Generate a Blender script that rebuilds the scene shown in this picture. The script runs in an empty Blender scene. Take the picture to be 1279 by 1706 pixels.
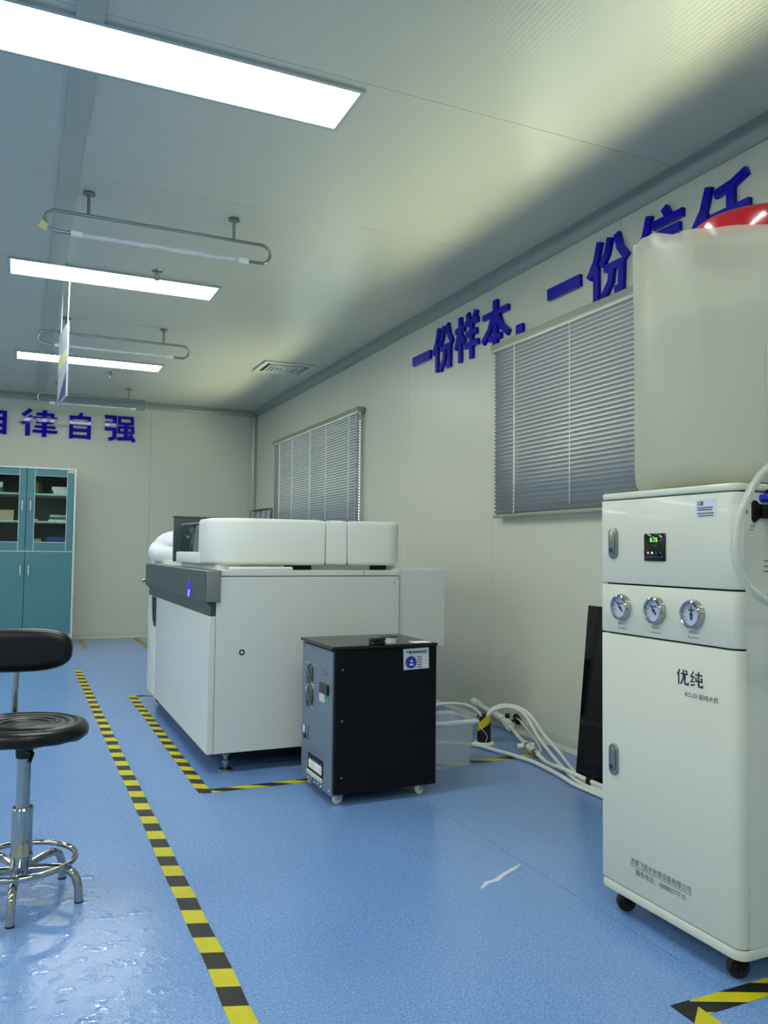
import bpy, bmesh, math, random
from mathutils import Vector, Matrix
C = bpy.context.scene
COL = C.collection
PI = math.pi
random.seed(7)

# ---------------------------------------------------------------- camera, world, daylight, exposure
def make_camera():
    f_px, yaw, pitch, roll = 1349.86, 0.422017, 0.0481993, 0.0109687
    cy, sy, cp, sp = math.cos(yaw), math.sin(yaw), math.cos(pitch), math.sin(pitch)
    fwd = Vector((sy*cp, cy*cp, sp)); right = Vector((cy, -sy, 0)); up = right.cross(fwd)
    r2 = right*math.cos(roll) + up*math.sin(roll); u2 = -right*math.sin(roll) + up*math.cos(roll)
    cam = bpy.data.cameras.new('camera'); o = bpy.data.objects.new('camera', cam); COL.objects.link(o)
    o.matrix_world = Matrix(((r2.x, u2.x, -fwd.x, 0), (r2.y, u2.y, -fwd.y, 0), (r2.z, u2.z, -fwd.z, 1.0), (0, 0, 0, 1)))
    cam.sensor_fit = 'HORIZONTAL'; cam.sensor_width = 36; cam.lens = 36*f_px/1279; cam.clip_start = 0.02
    C.camera = o
make_camera()
PANEL_LIGHT = 24.0                                   # radiance of the ceiling panel lights
PANEL_TINT = (0.975, 1.0, 0.945)
w = bpy.data.worlds.new('overcast_sky'); C.world = w; w.use_nodes = True
w.node_tree.nodes['Background'].inputs[0].default_value = (0.86, 0.95, 1.0, 1)
w.node_tree.nodes['Background'].inputs[1].default_value = 2.6
def ground_bounce(name, y0, y1, power):            # sunlit ground outside a window, light coming up through the slats
    l = bpy.data.lights.new(name, 'AREA'); l.shape = 'RECTANGLE'; l.size = y1-y0; l.size_y = 1.3
    l.energy = power; l.color = (1.0, 0.83, 0.52)
    o = bpy.data.objects.new(name, l); COL.objects.link(o)
    o.location = (3.62, (y0+y1)/2, 0.15)
    d = Vector((2.57, 0, 1.75)) - Vector((3.62, 0, 0.15))
    z = -d.normalized(); x = Vector((0, 1, 0)); y = z.cross(x)
    o.rotation_euler = Matrix((x, y, z)).transposed().to_euler()
ground_bounce('daylight_near', 1.3, 4.3, 300)
ground_bounce('daylight_far', 5.8, 8.8, 300)
C.view_settings.view_transform = 'Standard'; C.view_settings.look = 'None'
C.view_settings.exposure = 0.0; C.view_settings.gamma = 1.0; C.view_settings.use_curve_mapping = False
C.cycles.use_denoising = True
C.cycles.max_bounces = 10; C.cycles.diffuse_bounces = 6; C.cycles.transparent_max_bounces = 16
C.cycles.sample_clamp_indirect = 6.0

# ---------------------------------------------------------------- materials
def lin(c):
    return tuple(((v/255)/12.92 if v/255 <= 0.04045 else ((v/255+0.055)/1.055)**2.4) for v in c)
def mat(name, rgb, rough=0.5, metal=0.0, spec=0.5, coat=0.0, emit=None, estr=0.0):
    m = bpy.data.materials.new(name); m.use_nodes = True
    b = m.node_tree.nodes['Principled BSDF']; c = lin(rgb)
    b.inputs['Base Color'].default_value = (*c, 1); b.inputs['Roughness'].default_value = rough
    b.inputs['Metallic'].default_value = metal; b.inputs['Specular IOR Level'].default_value = spec
    b.inputs['Coat Weight'].default_value = coat
    if emit:
        b.inputs['Emission Color'].default_value = (*emit, 1); b.inputs['Emission Strength'].default_value = estr
    return m
def nodes(m):
    nt = m.node_tree
    return nt, nt.nodes, nt.links, nt.nodes['Principled BSDF']
def grain(m, scale=40, amt=0.05, bump=0.0, rough=0.0, stretch=(1, 1, 1), detail=3):
    """fine mottling of colour, roughness and relief on a Principled material, in object space"""
    nt, N, L, b = nodes(m)
    tc = N.new('ShaderNodeTexCoord'); mp = N.new('ShaderNodeMapping'); mp.inputs['Scale'].default_value = stretch
    n = N.new('ShaderNodeTexNoise'); n.inputs['Scale'].default_value = scale; n.inputs['Detail'].default_value = detail
    L.new(tc.outputs['Object'], mp.inputs['Vector']); L.new(mp.outputs['Vector'], n.inputs['Vector'])
    if amt:
        base = tuple(b.inputs['Base Color'].default_value)
        mx = N.new('ShaderNodeMix'); mx.data_type = 'RGBA'
        mx.inputs[6].default_value = tuple(v*(1-amt) for v in base[:3])+(1,); mx.inputs[7].default_value = tuple(min(1, v*(1+amt)) for v in base[:3])+(1,)
        L.new(n.outputs['Fac'], mx.inputs[0]); L.new(mx.outputs[2], b.inputs['Base Color'])
    if rough:
        r0 = b.inputs['Roughness'].default_value
        mr = N.new('ShaderNodeMapRange'); mr.inputs['To Min'].default_value = max(0, r0-rough); mr.inputs['To Max'].default_value = r0+rough
        L.new(n.outputs['Fac'], mr.inputs['Value']); L.new(mr.outputs['Result'], b.inputs['Roughness'])
    if bump:
        bp = N.new('ShaderNodeBump'); bp.inputs['Strength'].default_value = bump; bp.inputs['Distance'].default_value = 0.002
        L.new(n.outputs['Fac'], bp.inputs['Height']); L.new(bp.outputs['Normal'], b.inputs['Normal'])
    return m
def clear(name, rgb, alpha, rough=0.15, trans=0.0):
    """see-through plastic: part clear, part milky surface (and part light let through)"""
    m = mat(name, rgb, rough); nt, N, L, b = nodes(m)
    t = N.new('ShaderNodeBsdfTransparent'); mx = N.new('ShaderNodeMixShader'); mx.inputs[0].default_value = alpha
    out = [n for n in N if n.type == 'OUTPUT_MATERIAL'][0]; src = b.outputs[0]
    if trans:
        tl = N.new('ShaderNodeBsdfTranslucent'); tl.inputs[0].default_value = (*lin(rgb), 1)
        m2 = N.new('ShaderNodeMixShader'); m2.inputs[0].default_value = trans
        L.new(src, m2.inputs[1]); L.new(tl.outputs[0], m2.inputs[2]); src = m2.outputs[0]
    L.new(t.outputs[0], mx.inputs[1]); L.new(src, mx.inputs[2]); L.new(mx.outputs[0], out.inputs['Surface'])
    return m
def glass(name, tint=(235, 245, 242)):
    m = bpy.data.materials.new(name); m.use_nodes = True; N = m.node_tree.nodes; L = m.node_tree.links
    N.clear(); out = N.new('ShaderNodeOutputMaterial'); t = N.new('ShaderNodeBsdfTransparent'); t.inputs[0].default_value = (*lin(tint), 1)
    g = N.new('ShaderNodeBsdfGlossy'); g.inputs['Roughness'].default_value = 0.02
    fr = N.new('ShaderNodeFresnel'); fr.inputs[0].default_value = 1.45; mx = N.new('ShaderNodeMixShader')
    ge = N.new('ShaderNodeNewGeometry'); sb = N.new('ShaderNodeMath'); sb.operation = 'SUBTRACT'; sb.inputs[0].default_value = 1.0
    ml = N.new('ShaderNodeMath'); ml.operation = 'MULTIPLY'; L.new(ge.outputs['Backfacing'], sb.inputs[1]); L.new(sb.outputs[0], ml.inputs[0]); L.new(fr.outputs[0], ml.inputs[1])
    L.new(ml.outputs[0], mx.inputs[0]); L.new(t.outputs[0], mx.inputs[1]); L.new(g.outputs[0], mx.inputs[2]); L.new(mx.outputs[0], out.inputs[0])
    return m

M = {}
M['wall'] = grain(mat('painted_steel_wall', (203, 205, 190), 0.32, spec=0.45), 0.8, 0.02)
M['seam'] = mat('panel_joint', (170, 176, 168), 0.5)
M['ceiling'] = mat('ribbed_ceiling_sheet', (198, 198, 182), 0.3, spec=0.6)
M['seam_shine'] = mat('painted_seam_shine', (225, 228, 218), 0.4)  # white behind the ceiling gaps, painting in the shine of the seams
M['trim'] = mat('aluminium_trim', (150, 160, 152), 0.35, metal=0.35)
M['base'] = mat('pale_baseboard', (190, 194, 180), 0.45)
M['strip'] = mat('ceiling_cover_strip', (176, 180, 166), 0.3)
M['white'] = mat('white_enamel', (205, 210, 204), 0.32, coat=0.15)
M['cream'] = mat('cream_enamel', (200, 203, 188), 0.34, coat=0.15)
M['plastic'] = mat('white_plastic', (224, 228, 220), 0.35)
M['grey'] = mat('dark_grey_plastic', (56, 68, 70), 0.38)
M['greyend'] = mat('mid_grey_plastic', (112, 118, 118), 0.42)
M['midgrey'] = mat('grey_panel', (114, 130, 146), 0.42, metal=0.25)
M['black'] = mat('black_enamel', (7, 8, 11), 0.55, spec=0.22)
M['topblack'] = mat('black_lacquer', (10, 12, 14), 0.22)
M['shiny_black'] = mat('gloss_black', (7, 9, 12), 0.08)
M['rubber'] = mat('black_rubber', (17, 18, 19), 0.55)
M['dark'] = mat('dark_interior', (10, 12, 12), 0.7)
M['chrome'] = mat('chrome', (178, 180, 176), 0.07, metal=1)
M['steel'] = mat('brushed_steel', (150, 156, 152), 0.28, metal=1)
M['blue'] = mat('deep_blue_acrylic', (14, 5, 168), 0.05, spec=0.25)
M['teal'] = grain(mat('teal_laminate', (70, 122, 130), 0.4), 25, 0.05, stretch=(1, 1, 0.1))
M['pale'] = mat('pale_edge', (190, 205, 200), 0.4)
M['slat'] = mat('grey_blind_slat', (150, 154, 160), 0.3, metal=0.2)
M['rail'] = mat('blind_rail', (150, 154, 138), 0.4, metal=0.3)
M['cord'] = mat('white_cord', (226, 228, 222), 0.6)
M['leather'] = grain(mat('black_leatherette', (7, 7, 8), 0.3, spec=0.4), 160, 0.1, bump=0.25)
M['ink'] = mat('dark_print', (26, 34, 48), 0.5)
M['inkgrey'] = mat('grey_print', (88, 92, 96), 0.5)
M['sticker'] = mat('pale_sticker', (196, 204, 212), 0.4)
M['sticker_blue'] = mat('blue_print', (38, 48, 158), 0.4)
M['red'] = mat('gloss_red', (190, 14, 22), 0.18, coat=0.5)
M['hose'] = mat('white_tubing', (222, 226, 220), 0.35)
M['clearhose'] = clear('clear_braided_hose', (222, 226, 214), 0.38, 0.12, 0.3)
M['bin'] = clear('clear_bin_plastic', (212, 220, 226), 0.32, 0.12)
M['bin_rim'] = clear('bin_rim_plastic', (222, 228, 232), 0.75, 0.15)
M['tank'] = clear('milky_tank_plastic', (230, 230, 208), 0.52, 0.32, 0.35)
M['water'] = mat('water_in_tank', (98, 132, 130), 0.15)
M['pane'] = glass('window_glass')
M['smoked'] = mat('smoked_screen', (10, 48, 48), 0.06, coat=0.5)
M['paper'] = mat('paper', (226, 226, 216), 0.7)
M['card'] = mat('kraft_card', (196, 168, 128), 0.7)
M['bluebox'] = mat('blue_box', (52, 62, 136), 0.6)
M['green'] = mat('olive_binding', (118, 120, 38), 0.6)
M['darkbook'] = mat('dark_binding', (38, 36, 26), 0.6)
M['coat'] = grain(mat('white_cotton', (212, 217, 222), 0.85), 30, 0.03, bump=0.2)
M['skin'] = mat('skin', (205, 160, 130), 0.5)
M['hair'] = mat('black_hair', (16, 14, 14), 0.5)
M['trousers'] = mat('navy_trousers', (30, 34, 48), 0.8)
M['bulb'] = clear('quartz_tube', (225, 230, 240), 0.4, 0.05)
M['yellowtag'] = mat('pale_yellow_tag', (206, 204, 150), 0.6)
M['signwhite'] = mat('white_acrylic', (190, 202, 210), 0.25)
M['signblue'] = mat('blue_sign_print', (40, 60, 120), 0.3)
M['vent'] = mat('white_vent', (205, 210, 200), 0.4)
M['glow'] = mat('light_diffuser', (240, 245, 240), 0.5, emit=PANEL_TINT, estr=PANEL_LIGHT)
M['lightframe'] = mat('light_frame', (176, 186, 182), 0.4)
M['led_green'] = mat('led_green', (40, 90, 40), 0.4, emit=(0.25, 1.0, 0.1), estr=1.6)
M['led_g'] = mat('led_pilot_green', (40, 90, 40), 0.4, emit=(0.35, 1.0, 0.5), estr=2.2)
M['led_r'] = mat('led_pilot_red', (120, 30, 30), 0.4, emit=(1.0, 0.2, 0.15), estr=2.0)
M['blueglow'] = mat('lit_blue_emblem', (40, 40, 180), 0.3, emit=(0.10, 0.09, 1.0), estr=0.7)
M['blueplug'] = mat('blue_plastic', (20, 36, 190), 0.35)
M['dial'] = mat('dial_face', (176, 188, 206), 0.4)
M['greenlabel'] = mat('green_label', (70, 170, 80), 0.5)
M['yellow'] = mat('yellow_vinyl', (206, 190, 20), 0.4)
M['ground'] = mat('concrete', (150, 150, 142), 0.9)

def ceiling_detail(m):                       # fine pressed ribs running along the room
    nt, N, L, b = nodes(m)
    tc = N.new('ShaderNodeTexCoord'); wv = N.new('ShaderNodeTexWave'); wv.bands_direction = 'X'; wv.inputs['Scale'].default_value = 16
    bp = N.new('ShaderNodeBump'); bp.inputs['Strength'].default_value = 0.10; bp.inputs['Distance'].default_value = 0.002
    L.new(tc.outputs['Object'], wv.inputs['Vector']); L.new(wv.outputs['Fac'], bp.inputs['Height']); L.new(bp.outputs['Normal'], b.inputs['Normal'])
ceiling_detail(M['ceiling'])

def floor_material():
    m = mat('blue_speckled_vinyl', (96, 140, 198), 0.24, spec=0.5); nt, N, L, b = nodes(m)
    tc = N.new('ShaderNodeTexCoord')
    def noise(s, d=2, st=None):
        n = N.new('ShaderNodeTexNoise'); n.inputs['Scale'].default_value = s; n.inputs['Detail'].default_value = d
        L.new(tc.outputs['Object'], n.inputs['Vector']); return n
    fine, mid, big, spots = noise(170, 2), noise(55, 3), noise(2.2, 3), noise(16, 4)
    ripple = noise(42, 3); drops = noise(19, 5)
    def mix(fac, a, c):
        x = N.new('ShaderNodeMix'); x.data_type = 'RGBA'; L.new(fac, x.inputs[0])
        for i, v in ((6, a), (7, c)):
            if isinstance(v, tuple): x.inputs[i].default_value = v
            else: L.new(v, x.inputs[i])
        return x.outputs[2]
    def rng(v, a, c, lo=0.0, hi=1.0):
        r = N.new('ShaderNodeMapRange'); L.new(v, r.inputs['Value'])
        r.inputs['From Min'].default_value = a; r.inputs['From Max'].default_value = c; r.inputs['To Min'].default_value = lo; r.inputs['To Max'].default_value = hi
        return r.outputs['Result']
    def math_(op, a, c):
        x = N.new('ShaderNodeMath'); x.operation = op
        for i, v in ((0, a), (1, c)):
            if isinstance(v, float): x.inputs[i].default_value = v
            else: L.new(v, x.inputs[i])
        return x.outputs[0]
    col = mix(rng(fine.outputs['Fac'], 0.38, 0.62), (*lin((92, 130, 184)), 1), (*lin((118, 154, 204)), 1))
    col = mix(rng(mid.outputs['Fac'], 0.45, 0.75, 0.0, 0.35), col, (*lin((126, 160, 206)), 1))
    col = mix(rng(big.outputs['Fac'], 0.4, 0.7, 0.0, 0.22), col, (*lin((90, 130, 184)), 1))
    # freshly mopped wet film around the stool, breaking up into drops at its edge
    sx = N.new('ShaderNodeSeparateXYZ'); L.new(tc.outputs['Object'], sx.inputs[0])
    dx = math_('SUBTRACT', sx.outputs[0], -0.25); dy = math_('SUBTRACT', sx.outputs[1], 1.9)
    dx = math_('DIVIDE', dx, 0.72); dy = math_('DIVIDE', dy, 1.25)
    d = math_('SQRT', math_('ADD', math_('MULTIPLY', dx, dx), math_('MULTIPLY', dy, dy)), 0.0)
    wet = math_('ADD', d, rng(spots.outputs['Fac'], 0.2, 0.8, -0.45, 0.45))
    wet = math_('MULTIPLY', rng(wet, 0.95, 0.75), rng(drops.outputs['Fac'], 0.52, 0.60))
    rough = rng(fine.outputs['Fac'], 0.3, 0.7, 0.16, 0.28)
    r2 = N.new('ShaderNodeMix'); r2.data_type = 'FLOAT'; L.new(wet, r2.inputs[0]); L.new(rough, r2.inputs[2]); r2.inputs[3].default_value = 0.05
    L.new(r2.outputs[0], b.inputs['Roughness']); L.new(col, b.inputs['Base Color'])
    h = math_('ADD', math_('MULTIPLY', fine.outputs['Fac'], 0.12), math_('MULTIPLY', big.outputs['Fac'], 0.5))
    h = math_('ADD', h, math_('MULTIPLY', math_('MULTIPLY', ripple.outputs['Fac'], wet), 0.95))
    bp = N.new('ShaderNodeBump'); bp.inputs['Strength'].default_value = 0.28; bp.inputs['Distance'].default_value = 0.004
    L.new(h, bp.inputs['Height']); L.new(bp.outputs['Normal'], b.inputs['Normal'])
    return m
M['floor'] = floor_material()

def tape_material(name, axis, period, slant):
    """printed black and yellow hazard stripes along the tape's length"""
    m = mat(name, (205, 200, 30), 0.45, spec=0.3); nt, N, L, b = nodes(m)
    tc = N.new('ShaderNodeTexCoord'); s = N.new('ShaderNodeSeparateXYZ'); L.new(tc.outputs['Object'], s.inputs[0])
    def mt(op, a, c):
        x = N.new('ShaderNodeMath'); x.operation = op
        for i, v in ((0, a), (1, c)):
            if isinstance(v, (int, float)): x.inputs[i].default_value = v
            else: L.new(v, x.inputs[i])
        return x.outputs[0]
    along, across = (s.outputs[1], s.outputs[0]) if axis == 'y' else (s.outputs[0], s.outputs[1])
    v = mt('ADD', along, mt('MULTIPLY', across, slant))
    v = mt('FRACT', mt('DIVIDE', v, period), 0); v = mt('GREATER_THAN', v, 0.5)
    n = N.new('ShaderNodeTexNoise'); n.inputs['Scale'].default_value = 22; n.inputs['Detail'].default_value = 4; L.new(tc.outputs['Object'], n.inputs['Vector'])
    dk = N.new('ShaderNodeMix'); dk.data_type = 'RGBA'; L.new(n.outputs['Fac'], dk.inputs[0])
    dk.inputs[6].default_value = (*lin((18, 18, 16)), 1); dk.inputs[7].default_value = (*lin((36, 35, 29)), 1)
    yl = N.new('ShaderNodeMix'); yl.data_type = 'RGBA'; L.new(n.outputs['Fac'], yl.inputs[0])
    yl.inputs[6].default_value = (*lin((176, 170, 14)), 1); yl.inputs[7].default_value = (*lin((196, 190, 22)), 1)
    mx = N.new('ShaderNodeMix'); mx.data_type = 'RGBA'; L.new(v, mx.inputs[0]); L.new(dk.outputs[2], mx.inputs[6]); L.new(yl.outputs[2], mx.inputs[7])
    L.new(mx.outputs[2], b.inputs['Base Color']); return m

# ---------------------------------------------------------------- geometry helpers
ORG = {}
class MB:
    """collects shapes in world coordinates; build() links them as ONE mesh object"""
    def __init__(s): s.v = []; s.f = []
    def add(s, vs, fs):
        o = len(s.v); s.v += [tuple(p) for p in vs]; s.f += [tuple(i+o for i in f) for f in fs]; return s
    def bm(s, b):
        b.verts.index_update(); s.add([v.co.copy() for v in b.verts], [[v.index for v in f.verts] for f in b.faces]); b.free(); return s
    def box(s, x0, x1, y0, y1, z0, z1, bev=0.0, seg=2, mtx=None):
        b = bmesh.new(); bmesh.ops.create_cube(b, size=1)
        for v in b.verts: v.co = Vector(((x0+x1)/2+v.co.x*(x1-x0), (y0+y1)/2+v.co.y*(y1-y0), (z0+z1)/2+v.co.z*(z1-z0)))
        if bev: bmesh.ops.bevel(b, geom=b.edges[:], offset=bev, segments=seg, affect='EDGES', profile=0.5)
        if mtx: bmesh.ops.transform(b, matrix=mtx, verts=b.verts)
        return s.bm(b)
    def prism(s, poly, lo, hi, axis='z', bev=0.0, seg=2, mtx=None):
        """polygon extruded along an axis; poly in the other two axes, in x<y<z order"""
        n = len(poly)
        def P(a, c, h): return {'z': (a, c, h), 'y': (a, h, c), 'x': (h, a, c)}[axis]
        b = bmesh.new(); A = [b.verts.new(P(a, c, lo)) for a, c in poly]; B = [b.verts.new(P(a, c, hi)) for a, c in poly]
        b.faces.new(A); b.faces.new(B[::-1])
        for i in range(n): b.faces.new((A[i], B[i], B[(i+1) % n], A[(i+1) % n]))
        bmesh.ops.recalc_face_normals(b, faces=b.faces)
        if bev:
            caps = set(A), set(B)
            ed = [e for e in b.edges if set(e.verts) <= caps[0] or set(e.verts) <= caps[1]]
            bmesh.ops.bevel(b, geom=ed, offset=bev, segments=seg, affect='EDGES', profile=0.5)
        if mtx: bmesh.ops.transform(b, matrix=mtx, verts=b.verts)
        return s.bm(b)
    def lathe(s, prof, c=(0, 0, 0), axis=(0, 0, 1), seg=32, wob=None):
        """prof: (radius, height) list, revolved about axis through c; closes on axis where radius is 0"""
        z = Vector(axis).normalized(); q = Matrix.Identity(3) if z.z > .9999 else z.to_track_quat('Z', 'Y').to_matrix(); c = Vector(c); vs = []; fs = []; rings = []
        for r, h in prof:
            if r <= 1e-6: rings.append([len(vs)]); vs.append(c+q@Vector((0, 0, h)))
            else:
                rings.append(list(range(len(vs), len(vs)+seg)))
                for i in range(seg):
                    a = 2*PI*i/seg; rr, hh = (r, h) if not wob else wob(r, h, a)
                    vs.append(c+q@Vector((rr*math.cos(a), rr*math.sin(a), hh)))
        for A, B in zip(rings, rings[1:]):
            for i in range(seg):
                j = (i+1) % seg
                if len(A) == 1 and len(B) == 1: continue
                if len(A) == 1: fs.append((A[0], B[j], B[i]))
                elif len(B) == 1: fs.append((A[i], A[j], B[0]))
                else: fs.append((A[i], A[j], B[j], B[i]))
        return s.add(vs, fs)
    def cyl(s, p0, p1, r, seg=16, r1=None):
        p0, p1 = Vector(p0), Vector(p1); h = (p1-p0).length; r1 = r if r1 is None else r1
        return s.lathe([(0, 0), (r, 0), (r1, h), (0, h)], p0, p1-p0, seg)
    def tube(s, pts, r, seg=10, closed=False):
        pts = [Vector(p) for p in pts]; n = len(pts); vs = []; fs = []; up = None
        for i, p in enumerate(pts):
            t = (pts[(i+1) % n]-pts[i-1]) if closed or 0 < i < n-1 else (pts[1]-pts[0] if i == 0 else pts[-1]-pts[-2])
            t.normalize()
            if up is None: up = t.orthogonal().normalized()
            up = (up-t*up.dot(t)).normalized(); sd = t.cross(up)
            rr = r(i/(n-1)) if callable(r) else r
            for k in range(seg):
                a = 2*PI*k/seg; vs.append(p+(up*math.cos(a)+sd*math.sin(a))*rr)
        for i in range(n if closed else n-1):
            j = (i+1) % n
            for k in range(seg):
                l = (k+1) % seg; fs.append((i*seg+k, i*seg+l, j*seg+l, j*seg+k))
        if not closed: fs += [tuple(range(seg))[::-1], tuple(range((n-1)*seg, n*seg))]
        return s.add(vs, fs)
    def build(s, name, m, parent=None, loc=None, sharp=35):
        o0 = ORG[parent.name] if parent else Vector(loc if loc else (0, 0, 0))
        me = bpy.data.meshes.new(name); me.from_pydata([tuple(Vector(v)-o0) for v in s.v], [], s.f)
        b = bmesh.new(); b.from_mesh(me); bmesh.ops.recalc_face_normals(b, faces=b.faces); b.to_mesh(me); b.free()
        me.shade_smooth(); me.set_sharp_from_angle(angle=math.radians(sharp)); me.materials.append(m)
        return link(name, me, parent, o0)
def link(name, me, parent, o0):
    o = bpy.data.objects.new(name, me); COL.objects.link(o)
    if parent: o.parent = parent
    else: o.location = o0
    ORG[o.name] = Vector(o0); return o
def tag(o, label=None, cat=None, group=None, kind=None):
    for k, v in (('label', label), ('category', cat), ('group', group), ('kind', kind)):
        if v: o[k] = v
    return o
def thing(name, label, cat, loc, group=None):
    o = bpy.data.objects.new(name, None); COL.objects.link(o); o.location = loc; o.empty_display_size = 0.05
    ORG[o.name] = Vector(loc); return tag(o, label, cat, group)
def copy_tree(o, loc, label=None):
    def cp(a, par):
        c = a.copy(); COL.objects.link(c); ORG[c.name] = Vector(loc)
        if par: c.parent = par
        for ch in list(a.children): cp(ch, c)
        return c
    r = cp(o, None); r.location = loc
    if label: r['label'] = label
    return r
def struct(o): return tag(o, kind='structure')
def bez(pts, n=10):
    """Catmull-Rom curve through points"""
    P = [Vector(p) for p in pts]; P = [P[0]*2-P[1]]+P+[P[-1]*2-P[-2]]; out = []
    for i in range(1, len(P)-2):
        a, b, c, d = P[i-1:i+3]
        for k in range(n):
            t = k/n; out.append(0.5*((2*b)+(c-a)*t+(2*a-5*b+4*c-d)*t*t+(3*b-a-3*c+d)*t**3))
    return out+[P[-2]]
def rrect(x0, x1, y0, y1, r, seg=6):
    """rounded rectangle outline; r one radius or four (x0y0, x1y0, x1y1, x0y1)"""
    rs = r if isinstance(r, (list, tuple)) else (r,)*4; out = []
    for (cx, cy, a0), q in zip(((x0, y0, PI), (x1, y0, 1.5*PI), (x1, y1, 0), (x0, y1, PI/2)), rs):
        if q <= 1e-6: out.append((cx, cy)); continue
        ox = cx+q if cx == x0 else cx-q; oy = cy+q if cy == y0 else cy-q
        out += [(ox+q*math.cos(a0+PI/2*k/seg), oy+q*math.sin(a0+PI/2*k/seg)) for k in range(seg+1)]
    return out
# faces that carry print: origin + right, up, out vectors
FACE = {'-x': (Vector((0, -1, 0)), Vector((0, 0, 1)), Vector((-1, 0, 0))), '-y': (Vector((1, 0, 0)), Vector((0, 0, 1)), Vector((0, -1, 0)))}
def text(name, s, size, at, face, m, parent, width=None, bold=0.0, shear=0.0, align='LEFT'):
    cu = bpy.data.curves.new(name, 'FONT'); cu.body = s; cu.size = size; cu.offset = bold; cu.shear = shear; cu.align_x = align; cu.resolution_u = 3
    t = bpy.data.objects.new(name, cu); COL.objects.link(t)
    dg = bpy.context.evaluated_depsgraph_get(); dg.update(); me = bpy.data.meshes.new_from_object(t.evaluated_get(dg))
    bpy.data.objects.remove(t); R, U, O = FACE[face]; o0 = ORG[parent.name]
    sx = 1.0
    if width and len(me.vertices):
        xs = [v.co.x for v in me.vertices]; sx = width/max(1e-6, max(xs)-min(xs))
    for v in me.vertices: v.co = Vector(at)+R*(v.co.x*sx)+U*v.co.y+O*0.0006-o0
    me.materials.clear(); me.materials.append(m)
    return link(name, me, parent, o0)
def strokes(mb, glyph, at, face, wdt, hgt, sw, depth):
    """a raised character from thick strokes drawn on a 0..100 grid"""
    R, U, O = FACE[face]; at = Vector(at)
    for k, st in enumerate(glyph):
        ww = sw
        if isinstance(st[0], (int, float)): ww, st = st[0], st[1:]
        p = [Vector((x, y)) for x, y in st]; n = len(p); Lf = []; Rt = []
        for i in range(n):
            d0 = (p[i]-p[i-1]).normalized() if i else None; d1 = (p[i+1]-p[i]).normalized() if i < n-1 else None
            if d0 is None: nn = Vector((-d1.y, d1.x)); sc = 1
            elif d1 is None: nn = Vector((-d0.y, d0.x)); sc = 1
            else:
                a, b = Vector((-d0.y, d0.x)), Vector((-d1.y, d1.x)); nn = (a+b).normalized(); sc = 1/max(0.5, nn.dot(a))
            Lf.append(p[i]+nn*ww/2*sc); Rt.append(p[i]-nn*ww/2*sc)
        for i in range(n-1):
            q = [Lf[i], Lf[i+1], Rt[i+1], Rt[i]]
            vs = [at+R*(c.x/100*wdt)+U*(c.y/100*hgt)+O*h for h in (0, depth+0.0002*k) for c in q]
            mb.add(vs, [(0, 1, 2, 3), (7, 6, 5, 4), (0, 4, 5, 1), (1, 5, 6, 2), (2, 6, 7, 3), (3, 7, 4, 0)])
    return mb

# ---------------------------------------------------------------- the setting
XW, YB, ZC = 2.57, 9.53, 2.666                       # right wall, back wall, ceiling
XL, YF = -4.5, -3.5
floor = struct(MB().box(XL-.1, XW+.1, YF-.1, YB+.1, -.12, -.004).build('floor', M['seam']))
SX = [XL, -2.485, -0.485, 1.515, XW]
for a, b in zip(SX, SX[1:]):
    MB().box(a+.0012, b-.0012, YF, YB, -.004, 0).build('vinyl_sheet', M['floor'], floor)
ceil = struct(MB().box(XL-.1, XW+.1, YF-.1, YB+.1, ZC+.005, ZC+.12).build('ceiling', M['seam_shine']))
sy = [YF]+[2.6+1.204*k for k in range(-5, 6)]+[YB]
for a, b in zip(sy, sy[1:]):
    MB().box(XL, XW, a+.0011, b-.0011, ZC, ZC+.005).build('ceiling_panel', M['ceiling'], ceil)
WIN = [(1.66, 3.98, 1.215, 2.16), (6.2, 8.5, 1.215, 2.16)]   # y0 y1 z0 z1
def wall_boxes(mb, x0, x1, ya, yb):                  # one strip of the right wall, with the window openings cut out
    ys = sorted({ya, yb, *[v for wn in WIN for v in wn[:2] if ya < v < yb]})
    for p, q in zip(ys, ys[1:]):
        hit = [wn for wn in WIN if wn[0] <= p+1e-6 and q <= wn[1]+1e-6]
        if hit:
            mb.box(x0, x1, p, q, 0, hit[0][2]); mb.box(x0, x1, p, q, hit[0][3], ZC)
        else: mb.box(x0, x1, p, q, 0, ZC)
    return mb
wr = struct(wall_boxes(MB(), XW+.006, XW+.09, YF, YB).build('wall_right', M['seam']))
ys = [YF]+[5.3-1.15*k for k in range(7, 0, -1)]+[5.3+1.15*k for k in range(0, 4)]+[YB]
for a, b in zip(ys, ys[1:]):
    wall_boxes(MB(), XW, XW+.006, a+.001, b-.001).build('wall_panel', M['wall'], wr)
wb = struct(MB().box(XL, XW, YB+.006, YB+.09, 0, ZC).build('wall_back', M['seam']))
xs = [XL]+[.19+1.15*k for k in range(-4, 3)]+[XW]
for a, b in zip(xs, xs[1:]): MB().box(a+.001, b-.001, YB, YB+.006, 0, ZC).build('wall_panel', M['wall'], wb)
struct(MB().box(XL-.09, XL, YF, YB, 0, ZC).build('wall_left', M['wall']))
struct(MB().box(XL, XW, YF-.09, YF, 0, ZC).build('wall_front', M['wall']))
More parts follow.
